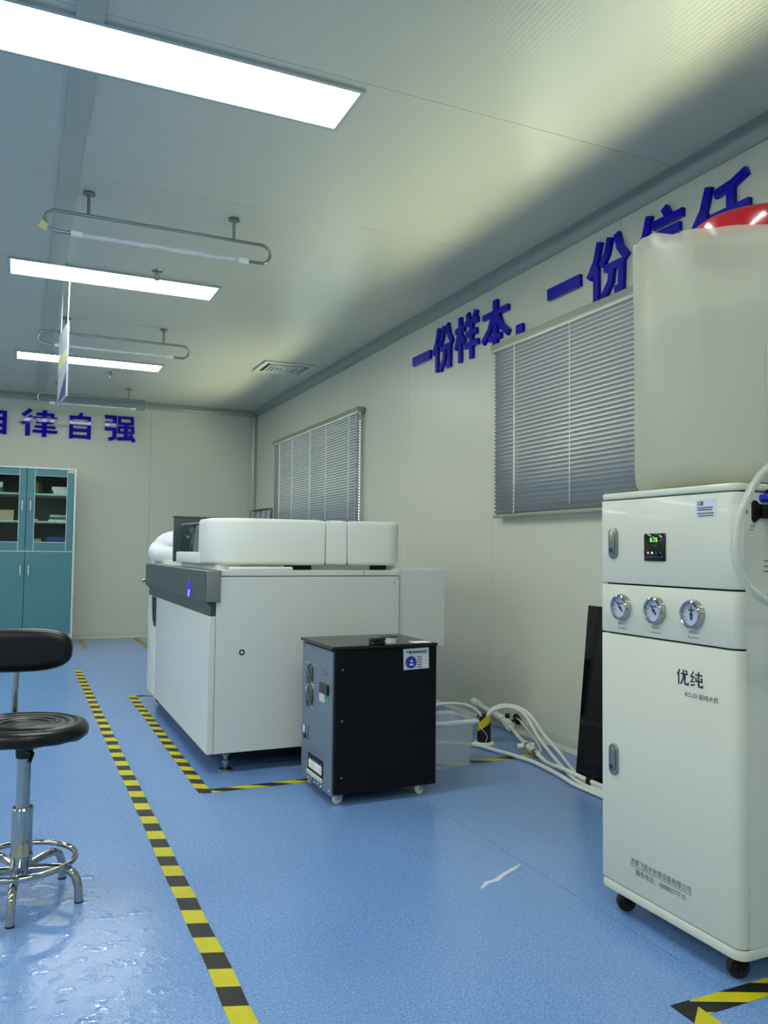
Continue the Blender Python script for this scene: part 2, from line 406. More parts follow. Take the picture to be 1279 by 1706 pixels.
# coved aluminium trims under the ceiling and in the corner
cov = [(XW, ZC), (XW, ZC-.072), (XW-.006, ZC-.072), (XW-.008, ZC-.05), (XW-.02, ZC-.03), (XW-.036, ZC-.018), (XW-.058, ZC-.008), (XW-.062, ZC-.006), (XW-.062, ZC)]
struct(MB().prism(cov, YF, YB, 'y').build('trim_1', M['trim']))
cb = [(YB-(XW-a), z) for a, z in cov]
struct(MB().prism(cb, XL, XW, 'x').build('trim_2', M['trim']))
struct(MB().prism([(XW, YB), (XW-.058, YB), (XW-.058, YB-.006), (XW-.03, YB-.014), (XW-.014, YB-.03), (XW-.006, YB-.058), (XW, YB-.058)], .04, ZC-.07).build('trim_3', M['trim']))
bp_ = [(XW, 0), (XW, .06), (XW-.006, .06), (XW-.009, .02), (XW-.03, .003), (XW-.03, 0)]
struct(MB().prism(bp_, YF, YB, 'y').build('baseboard_right', M['base']))
struct(MB().prism([(YB-(XW-a), z) for a, z in bp_], XL, XW, 'x').build('baseboard_back', M['base']))
# flat cover strip on the ceiling joint, broken by the panel lights
LY = [2.785, 5.2, 7.61]
cut = [YF]+[v for y in [-2.05, .37]+LY for v in (y-.15, y+.15)]+[YB-.06]
mb = MB()
for a, b in zip(cut[::2], cut[1::2]): mb.box(.112, .196, a, b, ZC-.012, ZC, .002, 1)
struct(mb.build('trim_4', M['strip']))
# windows: frame, mullion and panes
for i, (y0, y1, z0, z1) in enumerate(WIN):
    r = bpy.data.objects.new('window_%d' % (i+1), None); COL.objects.link(r); r.location = (XW, (y0+y1)/2, z0); ORG[r.name] = Vector(r.location); struct(r)
    mb = MB(); t = .035
    for a in ((y0-t, y1+t, z0-t, z0), (y0-t, y1+t, z1, z1+t), (y0-t, y0, z0, z1), (y1, y1+t, z0, z1)): mb.box(XW-.012, XW+.006, *a, .003, 1)
    mb.build('casing', M['white'], r)
    mb = MB(); ym = (y0+y1)/2
    for a in ((y0, y1, z0, z0+.04), (y0, y1, z1-.04, z1), (y0, y0+.04, z0, z1), (y1-.04, y1, z0, z1), (ym-.03, ym+.03, z0, z1)): mb.box(XW+.05, XW+.085, *a)
    mb.build('sash', M['white'], r)
    for a, b in ((y0+.04, ym-.03), (ym+.03, y1-.04)): MB().box(XW+.064, XW+.07, a, b, z0+.04, z1-.04).build('pane', M['pane'], r)

# ---------------------------------------------------------------- ceiling panel lights
def panel_light(x, y, label, group):
    t = thing('ceiling_light', label, 'ceiling light', (x, y, ZC), group); a, b, f = .6, .15, .016
    mb = MB()
    for q in ((x-a-f, x+a+f, y-b, y-b+f), (x-a-f, x+a+f, y+b-f, y+b), (x-a-f, x-a, y-b+f, y+b-f), (x+a, x+a+f, y-b+f, y+b-f)): mb.box(*q, ZC-.012, ZC)
    mb.build('frame', M['lightframe'], t)
    MB().box(x-a, x+a, y-b+f, y+b-f, ZC-.008, ZC-.002).build('diffuser', M['glow'], t); return t
pl = panel_light(.478, LY[0], 'large lit white ceiling panel light nearest the camera', 'lit ceiling panels')
copy_tree(pl, (.505, LY[1], ZC), 'lit white ceiling panel light behind the nearest tube hanger')
copy_tree(pl, (.535, LY[2], ZC), 'lit white ceiling panel light farthest away, behind the hanging sign')
p0 = copy_tree(pl, (.505, .37, ZC), 'lit ceiling panel light out of view beside or behind the camera'); p0['group'] = 'ceiling panels out of view'
for x, y in [(.505, -2.05)]+[(x, y) for x in (-1.9, -3.7) for y in (-2.05, .37, *LY)]: copy_tree(p0, (x, y, ZC))

# ---------------------------------------------------------------- venetian blinds
def blind(y0, y1, z0, z1, cords, wand, label):
    x = XW-.045; t = thing('venetian_blind', label, 'blind', (x, (y0+y1)/2, z0), 'venetian blinds')
    MB().box(x-.028, x+.03, y0-.012, y1+.012, z1-.045, z1, .003, 1).build('headrail', M['rail'], t)
    MB().box(x-.031, x-.026, y0-.012, y1+.012, z1-.047, z1-.037, .001, 1).build('headrail_lip', M['pale'], t)
    MB().box(x-.014, x+.014, y0, y1, z0, z0+.018, .004, 2).build('bottom_rail', M['rail'], t)
    n = int((z1-.06-z0-.018)/.0232)+1; pitch = (z1-.057-z0-.032)/(n-1); me = None; ang = math.radians(46); wd = .0145
    for k in range(n):
        z = z0+.032+k*pitch
        if me is None:
            mb = MB(); pr = []
            for i in range(5):
                u = -wd+2*wd*i/4; c = .0028*(1-(u/wd)**2)
                pr.append((-u*math.cos(ang)-c*math.sin(ang), u*math.sin(ang)-c*math.cos(ang)))
            poly = [(x+a, z+b) for a, b in pr]+[(x+a+.0005, z+b+.0004) for a, b in pr[::-1]]
            mb.prism(poly, y0+.004, y1-.004, 'y'); o = mb.build('slat', M['slat'], t); me = o.data; zz = z
        else:
            o = bpy.data.objects.new('slat', me); COL.objects.link(o); o.parent = t; o.location = (0, 0, z-zz)
    for c in cords:
        m2 = MB()
        for k in range(n):
            z = z0+.032+k*pitch; m2.box(x-.0165, x-.0145, c-.004, c+.004, z-.007, z+.007)
        m2.cyl((x-.0125, c, z0+.01), (x-.0125, c, z1-.045), .0012, 6)
        m2.build('ladder_cord', M['cord'], t)
    for c in wand: MB().cyl((x-.024, c, z0+.01 if len(wand) > 1 else z0+.05), (x-.024, c, z1-.05), .0018, 8).build('pull_cord', M['cord'], t)
    for yy in (y0+.25, (y0+y1)/2, y1-.25): MB().box(x-.02, x+.04, yy-.02, yy+.02, z1, z1+.006).build('bracket', M['rail'], t)
blind(1.58, 4.045, 1.198, 2.215, [1.85, 2.6, 3.825], [3.31], 'grey venetian blind on right wall, behind the white water tank')
blind(6.12, 8.56, 1.198, 2.185, [8.34, 7.34, 6.34], [7.86, 6.87, 6.16], 'grey venetian blind at the far end of right wall, above the white machine')

# ---------------------------------------------------------------- raised blue wall characters
G = {
 'one': [(21, (2, 50), (98, 50))],
 'fen': [((32, 99), (22, 68), (4, 44)), ((23, 62), (23, 1)), ((58, 98), (50, 74), (36, 56)), ((74, 99), (82, 74), (98, 54)), ((44, 49), (86, 49), (84, 8), (70, 8)), ((63, 49), (59, 24), (40, 2))],
 'yang': [((3, 72), (42, 72)), ((23, 99), (23, 1)), ((21, 68), (4, 32)), ((27, 58), (41, 42)), ((54, 99), (61, 82)), ((90, 99), (81, 82)), ((46, 78), (97, 78)), ((50, 55), (93, 55)), ((44, 31), (99, 31)), ((71, 78), (71, 0))],
 'ben': [((5, 73), (95, 73)), (15, (50, 100), (50, 1)), ((45, 72), (29, 42), (5, 21)), ((55, 72), (71, 42), (97, 21)), ((29, 23), (71, 23))],
 'comma': [(30, (28, 32), (28, 2)), (16, (34, 6), (24, -10))],
 'xin': [((31, 99), (22, 70), (4, 44)), ((22, 62), (22, 1)), ((62, 100), (70, 86)), ((38, 80), (99, 80)), ((46, 62), (93, 62)), ((46, 45), (93, 45)), ((51, 30), (51, 1)), ((89, 30), (89, 1)), ((45, 28), (95, 28)), ((51, 8), (89, 8))],
 'ren': [((32, 99), (22, 68), (4, 42)), ((23, 62), (23, 1)), ((96, 96), (72, 87), (42, 83)), ((36, 50), (100, 50)), ((69, 86), (69, 8)), ((42, 8), (96, 8))],
 'zi': [((56, 100), (46, 84)), (14, (17, 88), (17, 1)), (14, (83, 88), (83, 1)), ((17, 82), (83, 82)), ((17, 58), (83, 58)), ((17, 34), (83, 34)), ((17, 10), (83, 10))],
 'lv': [((28, 100), (6, 76)), ((32, 76), (3, 46)), ((20, 58), (20, 1)), (10, (42, 85), (87, 85)), (11, (85, 90), (85, 54)), (10, (36, 70), (99, 70)), (10, (42, 55), (87, 55)), (10, (38, 37), (94, 37)), (11, (33, 20), (99, 20)), (13, (64, 100), (64, 0))],
 'qiang': [((5, 93), (42, 93)), ((36, 96), (36, 64)), ((6, 69), (42, 69)), ((12, 72), (12, 42)), ((6, 47), (42, 47)), ((36, 50), (36, 14), (18, 6)), (10, (51, 99), (51, 66)), (10, (91, 99), (91, 66)), (10, (51, 94), (91, 94)), (10, (51, 71), (91, 71)), (10, (49, 62), (49, 32)), (10, (93, 62), (93, 32)), (10, (49, 57), (93, 57)), (10, (49, 36), (93, 36)), ((71, 68), (71, 12)), ((45, 11), (95, 14)), ((84, 28), (98, 2))],
}
def letter(g, at, face, wdt, hgt, sw, label, group):
    tag(strokes(MB(), G[g], at, face, wdt, hgt, sw, .02).build('wall_letter', M['blue'], loc=at), label, 'letter', group)
GR = 'blue slogan characters on the right wall'
for g, y, z, wd, hg, lab in [
    ('one', 5.215, 2.215, .285, .30, 'first blue character 一 on right wall, far end of the slogan'),
    ('fen', 4.905, 2.215, .285, .305, 'blue character 份 on right wall, between the far 一 and 样'),
    ('yang', 4.59, 2.215, .30, .30, 'blue character 样 on right wall, between 份 and 本'),
    ('ben', 4.255, 2.215, .315, .295, 'blue character 本 on right wall, above the blind corner beside the comma'),
    ('comma', 3.90, 2.235, .22, .19, 'small blue comma on right wall after the character 本'),
    ('one', 3.575, 2.24, .29, .29, 'second blue 一 on right wall, just above the near blind'),
    ('fen', 3.235, 2.235, .295, .295, 'blue character 份 on right wall, touching the headrail left of water tank'),
    ('xin', 2.89, 2.235, .30, .295, 'blue character 信 on right wall, half hidden behind the water tank'),
    ('ren', 2.545, 2.235, .30, .285, 'blue character 任 on right wall, above the red tank lid')]:
    letter(g, (XW, y, z), '-x', wd, hg, 12.5, lab, GR)
GR = 'blue slogan characters on the back wall'
for g, x, wd, lab in [('zi', -.44, .31, 'blue character 自 on back wall, cut by the left picture edge'), ('lv', -.03, .375, 'blue character 律 on back wall, above the teal cabinet'),
                      ('zi', .435, .28, 'blue character 自 on back wall, between 律 and 强'), ('qiang', .815, .345, 'blue character 强 on back wall, last at the right')]:
    letter(g, (x, YB, 2.20), '-y', wd, .29, 13, lab, GR)

# ---------------------------------------------------------------- things on the ceiling
def lamp_hanger(x0, y, label):
    t = thing('ultraviolet_lamp', label, 'lamp', (x0, y, ZC), 'ultraviolet tube lamps')
    zt, zb = 2.554, 2.459; r = (zt-zb)/2; xa, xb = x0-.44, x0+.44
    pts = [(xb-.02, y, zb), (xb+.04, y, zb)]
    arc = lambda cx, s: [(cx+s*r*math.sin(a), y, (zt+zb)/2-r*math.cos(a)) for a in [PI*k/12 for k in range(13)]]
    pts = [(xb-.03, y, zb)]+arc(xb+.045, 1)+arc(xa-.045, -1)[::-1]+[(xa+.03, y, zb)]
    MB().tube(pts, .0085, 12).build('bent_pipe', M['steel'], t)
    for x in (x0-.345, x0+.345):
        p = MB().cyl((x, y, zt), (x, y, ZC-.004), .008).build('post', M['steel'], t)
        MB().lathe([(0, 0), (.03, 0), (.026, .01), (0, .01)], (x, y, ZC-.01), seg=24).build('flange', M['steel'], p)
    for x, s in ((xa+.02, 1), (xb-.02, -1)):
        MB().cyl((x, y, zb), (x+.05*s, y, zb), .014).build('socket', M['plastic'], t)
    MB().cyl((xa+.07, y, zb), (xb-.07, y, zb), .009).build('tube', M['bulb'], t); return t
h = lamp_hanger(.595, 3.975, 'ultraviolet tube on bent steel pipe nearest the camera, with a yellow tag')
copy_tree(h, (.61, 6.25, ZC), 'ultraviolet tube on bent steel pipe behind the hanging sign, second from camera')
copy_tree(h, (.655, 8.78, ZC), 'ultraviolet tube on bent steel pipe farthest away, above the back wall characters')
MB().box(.04, .075, 3.955, 3.965, 2.452, 2.487, mtx=Matrix.Translation((.0575, 3.96, 2.47))@Matrix.Rotation(.5, 4, 'Y')@Matrix.Translation((-.0575, -3.96, -2.47))).build('paper_tag', M['yellowtag'], h)
def sprinkler(x, y, label):
    t = thing('sprinkler', label, 'sprinkler', (x, y, ZC), 'fire sprinklers on the ceiling')
    MB().lathe([(0, 0), (.034, 0), (.03, -.008), (.012, -.012), (0, -.012)], (x, y, ZC), seg=24).build('escutcheon', M['steel'], t)
    mb = MB().cyl((x, y, ZC-.012), (x, y, ZC-.028), .009)
    for s in (-1, 1): mb.tube([(x+s*.008, y, ZC-.026), (x+s*.015, y, ZC-.04), (x+s*.004, y, ZC-.056)], .0025, 6)
    mb.build('body', M['steel'], t)
    MB().lathe([(0, 0), (.016, 0), (.016, -.002), (0, -.002)], (x, y, ZC-.056), seg=16).build('deflector', M['steel'], t); return t
s = sprinkler(.705, 4.93, 'small steel sprinkler head on ceiling in front of the middle panel light')
copy_tree(s, (.745, 8.01, ZC), 'small steel sprinkler head on ceiling beyond the farthest panel light')
def vent():
    x0, x1, y0, y1 = 1.925, 2.39, 6.86, 7.29; t = thing('air_vent', 'white square louvred air vent in ceiling near the right wall', 'vent', ((x0+x1)/2, (y0+y1)/2, ZC))
    MB().box(x0+.03, x1-.03, y0+.03, y1-.03, ZC-.003, ZC-.001).build('backing', M['dark'], t)
    def ring(a, wd, zt, zb, nm):
        mb = MB(); b = a+wd
        for q in ((x0+a, x1-a, y0+a, y0+b), (x0+a, x1-a, y1-b, y1-a), (x0+a, x0+b, y0+b, y1-b), (x1-b, x1-a, y0+b, y1-b)): mb.box(*q, zb, zt, .002, 1)
        mb.build(nm, M['vent'], t)
    ring(0, .042, ZC, ZC-.016, 'frame')
    for k in range(1, 5): ring(.036+.034*k, .016, ZC-.004, ZC-.022, 'louvre')
    MB().box((x0+x1)/2-.02, (x0+x1)/2+.02, (y0+y1)/2-.02, (y0+y1)/2+.02, ZC-.022, ZC-.004).build('centre_plate', M['vent'], t)
vent()
def hanging_sign():
    t = thing('hanging_sign', 'thin pale acrylic sign hung edge-on from ceiling rods above the aisle', 'sign', (.235, 5.5, ZC))
    rot = Matrix.Translation((.237, 5.3, 0))@Matrix.Rotation(math.radians(4.5), 4, 'Z')@Matrix.Translation((-.237, -5.3, 0))
    MB().box(.232, .242, 5.3, 5.72, 1.93, 2.395, mtx=rot).build('board', M['signwhite'], t)
    MB().box(.2305, .232, 5.31, 5.71, 2.15, 2.23, mtx=rot).build('yellow_band', M['yellowtag'], t)
    MB().prism([(5.31, 1.94), (5.71, 1.94), (5.31, 2.08)], .2305, .232, 'x', mtx=rot).build('blue_corner', M['signblue'], t)
    for y in (5.34, 5.66):
        v = rot@Vector((.237, y, 2.39)); MB().cyl(v, (v.x+.004, v.y, ZC-.01), .003, 8).cyl((v.x+.004, v.y, ZC-.012), (v.x+.004, v.y, ZC), .008, 10).build('rod', M['plastic'], t)
hanging_sign()

# ---------------------------------------------------------------- hazard tape on the floor
def tape(name_label, x0, x1, y0, y1, axis, period, slant, z=.0012, corner=None):
    mb = MB(); n = max(1, int((y1-y0 if axis == 'y' else x1-x0)/.12)); rnd = random.Random(int((x0+y0)*97))
    L = [];
    for k in range(n+1):
        u = k/n; j = (rnd.random()-.5)*.004
        if axis == 'y': L.append(((x0+j, y0+(y1-y0)*u), (x1+j, y0+(y1-y0)*u)))
        else: L.append(((x0+(x1-x0)*u, y0+j), (x0+(x1-x0)*u, y1+j)))
    vs = [(p[0], p[1], h) for a, b in L for p in (a, b) for h in (0.0002, z)]; fs = []
    for k in range(n):
        a, b = 4*k, 4*k+4
        fs += [(a+1, a+3, b+3, b+1), (a, b, b+2, a+2), (a, a+1, b+1, b), (a+2, b+2, b+3, a+3)]
    fs += [(0, 2, 3, 1), (4*n, 4*n+1, 4*n+3, 4*n+2)]
    mb.add(vs, fs); o = mb.build('floor_tape', tape_material('hazard_tape', axis, period, slant), loc=((x0+x1)/2, (y0+y1)/2, 0))
    return tag(o, name_label, 'tape', 'black and yellow hazard tape on the floor')
tape('long straight black and yellow tape line along the aisle, nearest the stool', .437, .492, .6, 7.1, 'y', .1715, .35)
tape('black and yellow tape along the front of white machine', .70, .752, 3.37, 5.76, 'y', .15, .6)
tape('black and yellow tape across the floor along the machine side, behind the power unit', .752, 2.36, 3.37, 3.422, 'x', .2, 1.6)
tape('black and yellow tape at the far end of white machine', .752, 1.5, 5.71, 5.76, 'x', .2, 1.6)
tape('black and yellow tape beside the near side of the water purifier', 1.40, 2.5, 1.362, 1.42, 'x', .20, 2.2)
tape('short black and yellow tape at bottom right, turning toward the camera', 1.345, 1.40, .3, 1.42, 'y', .17, -.8)
tape('short black and yellow tape piece by the right edge of teal cabinet', .61, .66, 8.64, 9.47, 'y', .15, .6)
tape('short black and yellow tape piece at the foot of back wall, left of machine', 1.19, 1.24, 8.2, 9.47, 'y', .15, .6)
mb = MB(); P = [(1.282, 2.12), (1.32, 2.152), (1.36, 2.158), (1.40, 2.186), (1.455, 2.212), (1.497, 2.236)]; wd = [.003, .008, .009, .007, .007, .003]
vs = []; rnd = random.Random(3)
for (x, y), q in zip(P, wd):
    q *= .8+.5*rnd.random(); vs += [(x-q*.45, y+q*.9, .0004), (x+q*.45, y-q*.9, .0004), (x-q*.45, y+q*.9, .0009), (x+q*.45, y-q*.9, .0009)]
fs = [(0, 1, 3, 2), (20, 22, 23, 21)]
for k in range(5):
    a, b = 4*k, 4*k+4; fs += [(a+2, a+3, b+3, b+2), (a, b, b+1, a+1), (a, a+2, b+2, b), (a+1, b+1, b+3, a+3)]
tag(mb.add(vs, fs).build('white_streak', M['signwhite'], loc=(1.39, 2.18, 0)), 'thin white streak on the blue floor left of the water purifier', 'streak')

# ---------------------------------------------------------------- teal filing cabinet by the back wall
def filing_cabinet():
    x0, x1, yf, yb, zt = -.412, .516, 8.9, 9.47, 1.813; cx = (x0+x1)/2
    t = thing('filing_cabinet', 'tall teal filing cabinet with white frame and glass upper doors against back wall', 'cabinet', (cx, yf, 0))
    mb = MB()
    for a in ((x0, x0+.018, yf-.004, yb, 0, zt), (x1-.018, x1, yf-.004, yb, 0, zt), (x0+.018, x1-.018, yf-.004, yb, zt-.018, zt), (x0+.018, x1-.018, yf+.01, yb, 0, .12), (x0+.018, x1-.018, yb-.015, yb, .12, zt-.018)): mb.box(*a)
    mb.build('carcass', M['pale'], t)
    MB().box(x0+.019, x1-.019, yb-.02, yb-.0152, .125, zt-.02).build('back_lining', mat('dark_grey_lining', (96, 104, 104), .6), t)
    for z in (.985, 1.268, 1.548): MB().box(x0+.019, x1-.019, yf+.03, yb-.02, z-.018, z).build('shelf', M['pale'], t)
    for s, a, b in ((0, x0+.02, cx-.002), (1, cx+.002, x1-.02)):
        d = MB(); g = .073; gb = .065
        for q in ((a, a+g, .965, 1.792), (b-gb, b, .965, 1.792), (a+g, b-gb, .965, 1.052), (a+g, b-gb, 1.727, 1.792)): d.box(q[0]+.0012, q[1]-.0012, yf, yf+.02, q[2]+.0012, q[3]-.0012)
        up = d.build('door', M['teal'], t)
        MB().box(a+g-.004, b-gb+.004, yf+.009, yf+.013, 1.048, 1.731).build('pane', M['pane'], up)
        l = MB()                                   # pale beading round the door members
        for q in ((a+g-.002, a+g+.003, .967, 1.79), (b-gb-.003, b-gb+.002, .967, 1.79), (a+g, b-gb, 1.05, 1.055), (a+g, b-gb, 1.724, 1.728)): l.box(q[0], q[1], yf-.001, yf+.016, q[2], q[3])
        l.build('beading', M['pale'], up)
        lo = MB().box(a, b, yf, yf+.02, .125, .955, .0015, 1).build('door', M['teal'], t)
        hx = b-.036 if s == 0 else a+.036
        for par, z in ((up, 1.415), (lo, .77)):
            MB().tube([(hx, yf+.003, z-.047), (hx, yf-.018, z-.047), (hx, yf-.024, z-.04), (hx, yf-.024, z+.04), (hx, yf-.018, z+.047), (hx, yf+.003, z+.047)], .0065, 8).build('handle', M['pale'], par)
    MB().box(x0+.02, x1-.02, yf+.002, yf+.018, .956, .964).build('rail', M['pale'], t)
    lb = MB().box(.44, .494, yf-.0016, yf-.0001, 1.765, 1.79).build('label_card', M['paper'], t)
    ml = MB()
    for k in range(3): ml.box(.445, .489, yf-.002, yf-.0016, 1.769+.007*k, 1.7715+.007*k)
    ml.build('ruled_lines', M['inkgrey'], lb)
filing_cabinet()
def solid(name, box, m, label, cat, group=None, bev=.002):
    x0, x1, y0, y1, z0, z1 = box
    return tag(MB().box(*box, bev, 1).build(name, M[m], loc=((x0+x1)/2, (y0+y1)/2, z0)), label, cat, group)
g1 = 'things on the cabinet shelves'
def book(x0, x1, h, m, label):
    t = thing('book', label, 'book', ((x0+x1)/2, 9.0, 1.548), g1)
    b = MB().box(x0, x0+.003, 9.0, 9.2, 1.548, 1.548+h).box(x1-.003, x1, 9.0, 9.2, 1.548, 1.548+h).box(x0+.003, x1-.003, 9.0, 9.004, 1.548, 1.548+h)
    b.build('cover', M[m], t); MB().box(x0+.0032, x1-.0032, 9.005, 9.196, 1.551, 1.545+h).build('pages', M['paper'], t)
book(.128, .163, .135, 'green', 'olive green book standing on the top shelf of teal cabinet')
book(.166, .196, .132, 'darkbook', 'dark book standing beside the olive book on the top cabinet shelf')
def carton(box, m, label, lid=True):
    x0, x1, y0, y1, z0, z1 = box
    t = thing('carton', label, 'box', ((x0+x1)/2, (y0+y1)/2, z0), g1); h = z1-z0
    MB().box(x0+.002, x1-.002, y0+.002, y1-.002, z0, z1-.002).build('body', M[m], t)
    MB().box(x0, x1, y0, y1, z0+h*.45, z1, .0015, 1).build('lid', M[m], t); return t
carton((.305, .485, 8.95, 9.2, 1.548, 1.584), 'paper', 'cream flat box on the top shelf of teal cabinet, lower of two')
carton((.288, .485, 8.945, 9.2, 1.584, 1.622), 'paper', 'cream flat box on the top shelf of teal cabinet, upper of two')
for k, (a, m) in enumerate(((.262, 'paper'), (.27, 'inkgrey'), (.272, 'signwhite'))):
    z = 1.268+.022*k
    t = thing('paper_stack', ['bottom bundle of white papers on the middle cabinet shelf', 'grey folder between two paper bundles on the middle cabinet shelf', 'top bundle of pale papers on the middle cabinet shelf'][k], 'papers', (.37, 9.05, z), g1)
    for q in range(3): MB().box(a+.004*((q*7) % 3), .48, 8.96+.003*q, 9.2, z+.007*q, z+.0068+.007*q).build('sheaf', M[m], t)
solid('small_box', (.125, .165, 8.96, 9.05, 1.268, 1.288), 'paper', 'tiny cream box at the left end of the middle cabinet shelf', 'box', g1)
carton((.10, .2, 8.95, 9.1, .985, 1.086), 'card', 'tan card box on the lowest glazed shelf, behind the right door')
carton((.255, .47, 8.95, 9.2, .985, 1.107), 'bluebox', 'dark blue box on the lowest glazed shelf of teal cabinet')
carton((-.33, -.06, 8.95, 9.2, 1.268, 1.372), 'card', 'tan card box on the middle shelf behind the left glass door')
solid('grey_case', (-.30, -.162, 8.97, 9.1, 1.548, 1.60), 'grey', 'dark grey case on the top shelf behind the left glass door', 'case', g1)
carton((-.29, -.168, 8.97, 9.08, 1.60, 1.652), 'paper', 'white box on the dark grey case, top shelf behind left door')

# ---------------------------------------------------------------- wire rack on the wall in the far corner
def wall_rack():
    t = thing('wall_rack', 'small dark three-bay wire rack on right wall in the far corner', 'rack', (XW, 9.1, 1.12))
    mb = MB()
    for x in (XW-.004, XW-.07):
        for z in (1.13, 1.46): mb.cyl((x, 8.77, z), (x, 9.44, z), .005, 8)
        for y in (8.77, 8.993, 9.216, 9.44): mb.cyl((x, y, 1.13), (x, y, 1.46), .005, 8)
    mb.build('frame', M['grey'], t)
    for y in (8.77, 8.993, 9.216, 9.44):
        MB().tube([(XW-.004, y, 1.13), (XW-.07, y, 1.13)], .004, 6).tube([(XW-.004, y, 1.46), (XW-.07, y, 1.46)], .004, 6).build('divider', M['grey'], t)
    for y in (8.79, 9.013, 9.236): MB().box(XW-.03, XW-.022, y, y+.18, 1.135, 1.43).build('document', M['signwhite'], t)
wall_rack()

# ---------------------------------------------------------------- white laboratory analyser
def analyser():
    x0, x1, y0, y1 = .79, 1.712, 3.62, 5.50
    t = thing('analyser', 'large white laboratory analyser with dark grey front band and rounded top cover', 'machine', ((x0+x1)/2, (y0+y1)/2, 0))
    MB().box(x0+.03, x1-.01, y0+.004, y1-.005, .10, .88).build('chassis', M['dark'], t)
    MB().box(x0+.12, x1-.1, y0+.12, y1-.1, .055, .10).build('base_shade_box', M['dark'], t)  # dark box put in for the shadow beneath the machine
    sp = MB().box(x0+.02, x1, y0, y0+.018, .092, .876, .002, 1).build('side_panel', M['white'], t)
    MB().lathe([(0, -.002), (.008, -.002), (.008, .001), (.013, .002), (.013, -.003), (0, -.003)], (.93, y0, .537), (0, -1, 0), 20).build('lock', M['black'], sp)
    for x, z in ((1.685, .845), (1.70, .868)): MB().lathe([(0, 0), (.004, 0), (.003, .002), (0, .002)], (x, y0, z), (0, -1, 0), 10).build('screw', M['steel'], sp)
    d = MB().prism(rrect(x0-.012, x0+.018, y0, 5.14, (.004, .001, .001, .012), 4), .092, .70, bev=.003, seg=1).build('front_door', M['white'], t)
    MB().prism(rrect(x0-.012, x0+.018, 5.155, 5.46, (.02, .001, .001, .004), 4), .092, .70, bev=.003, seg=1).build('end_panel', M['white'], t)
    MB().prism([(5.14, .70), (5.30, .70), (5.29, .62), (5.255, .55), (5.20, .52), (5.14, .52)], x0-.0135, x0-.0118, 'x').build('recess_shade', M['dark'], t)  # flat dark patch painting in the shade of a grip recess
    # dark front band with a chamfered near end
    band = MB().prism([(x0-.028, .765), (x0-.028, .90), (x0-.02, .905), (x0+.04, .905), (x0+.04, .70), (x0-.004, .70), (x0-.004, .745)], y0+.006, y1, 'y', bev=.002, seg=1).build('front_band', M['grey'], t)
    MB().prism([(x0-.026, .765), (x0-.026, .90), (x0-.02, .904), (x0+.036, .904), (x0+.036, .765)], y0-.012, y0+.006, 'y', bev=.003).build('band_end', M['greyend'], band)
    em = MB(); yc, zc = 4.0, .79                     # drop shaped emblem with an inner loop
    em.prism([(yc+.05*math.sin(a)*(.5-.5*math.cos(a))**.75, zc+.022+.045*math.cos(a)) for a in [2*PI*k/30 for k in range(30)]], x0-.0295, x0-.0278, 'x')
    em.build('emblem', M['blue'], band)
    MB().tube([(x0-.0305, yc+.047*math.sin(a)*(.5-.5*math.cos(a))**.75, zc+.022+.043*math.cos(a)) for a in [.5+(2*PI-1)*k/30 for k in range(31)]], .002, 6).build('emblem_outline', M['blueglow'], band)
    MB().tube([(x0-.0305, yc+.02*math.sin(a), zc-.004+.016*math.cos(a)) for a in [2*PI*k/20 for k in range(20)]], .0022, 6, True).build('emblem_loop', mat('pale_blue_lit', (150, 150, 255), .3, emit=(.3, .3, 1), estr=.9), band)
    MB().lathe([(0, 0), (.006, 0), (.006, .012), (.013, .014), (.013, .024), (0, .026)], (x0-.028, 5.46, .79), (-1, 0, 0), 16).build('knob', M['chrome'], band)
    dk = MB().box(x0+.04, x1, y0, y1, .88, .905, .002, 1).build('deck', M['white'], t)
    MB().box(1.52, 1.523, y0-.0006, y0+.3, .8805, .9056).build('deck_joint', M['greyend'], dk)
    # cover: rounded near end cheek, middle strip, rear section
    def part(nm, xa, xb, ya, yb, r, za=.928, zb=1.147):
        return MB().prism(rrect(xa, xb, ya, yb, r, 8), za, zb, bev=.02, seg=3).build(nm, M['plastic'], t)
    cv = part('cover', .805, 1.352, 3.70, 4.02, (.16, .004, .004, .004))
    part('cover_strip', 1.357, 1.467, 3.705, 5.32, .003)
    part('rear_cover', 1.472, 1.775, 3.70, 5.32, (.004, .09, .06, .004))
    MB().prism(rrect(.90, 1.352, 4.02, 5.32, .003), .928, 1.143, bev=.01).build('cover_body', M['plastic'], t)
    MB().prism(rrect(.80, .90, 3.98, 4.625, (.02, .003, .003, .02)), .928, .985, bev=.008).build('cover_lip', M['plastic'], t)
    wn = MB().prism([(.825, .985), (.897, .985), (.897, 1.132), (.84, 1.132)], 4.025, 4.62, 'y', bev=.003).build('view_window', M['smoked'], t)
    MB().tube([(.823, 4.03, 1.13), (.823, 4.6, 1.135)], .004, 6).build('window_seal', M['greyend'], wn)
    rnd = random.Random(5)
    lm = MB()
    for k in range(9):
        y = 4.08+.055*k; z = 1.0+.1*rnd.random()
        lm.tube(bez([(.836, y, z), (.83, y+.03, z+.02), (.838, y+.07, z-.01+.03*rnd.random()), (.832, y+.1, z-.02)], 4), .0016, 5)
    tb = lm.build('inner_tubing', M['greyend'], wn); tb['kind'] = 'stuff'
    ld = MB().prism(rrect(.79, 1.33, 4.63, 4.665, .004), .93, 1.178, bev=.003).build('raised_lid', M['grey'], t)
    MB().box(.786, 1.335, 4.622, 4.674, 1.178, 1.186, .002, 1).build('lid_edge', M['greyend'], ld)
    MB().box(.88, 1.17, 3.635, 3.70, .905, .921, .006, 2).build('tray', M['plastic'], t)
    MB().box(1.165, 1.30, 3.752, 3.757, .906, .927).build('deck_slot', M['dark'], t)
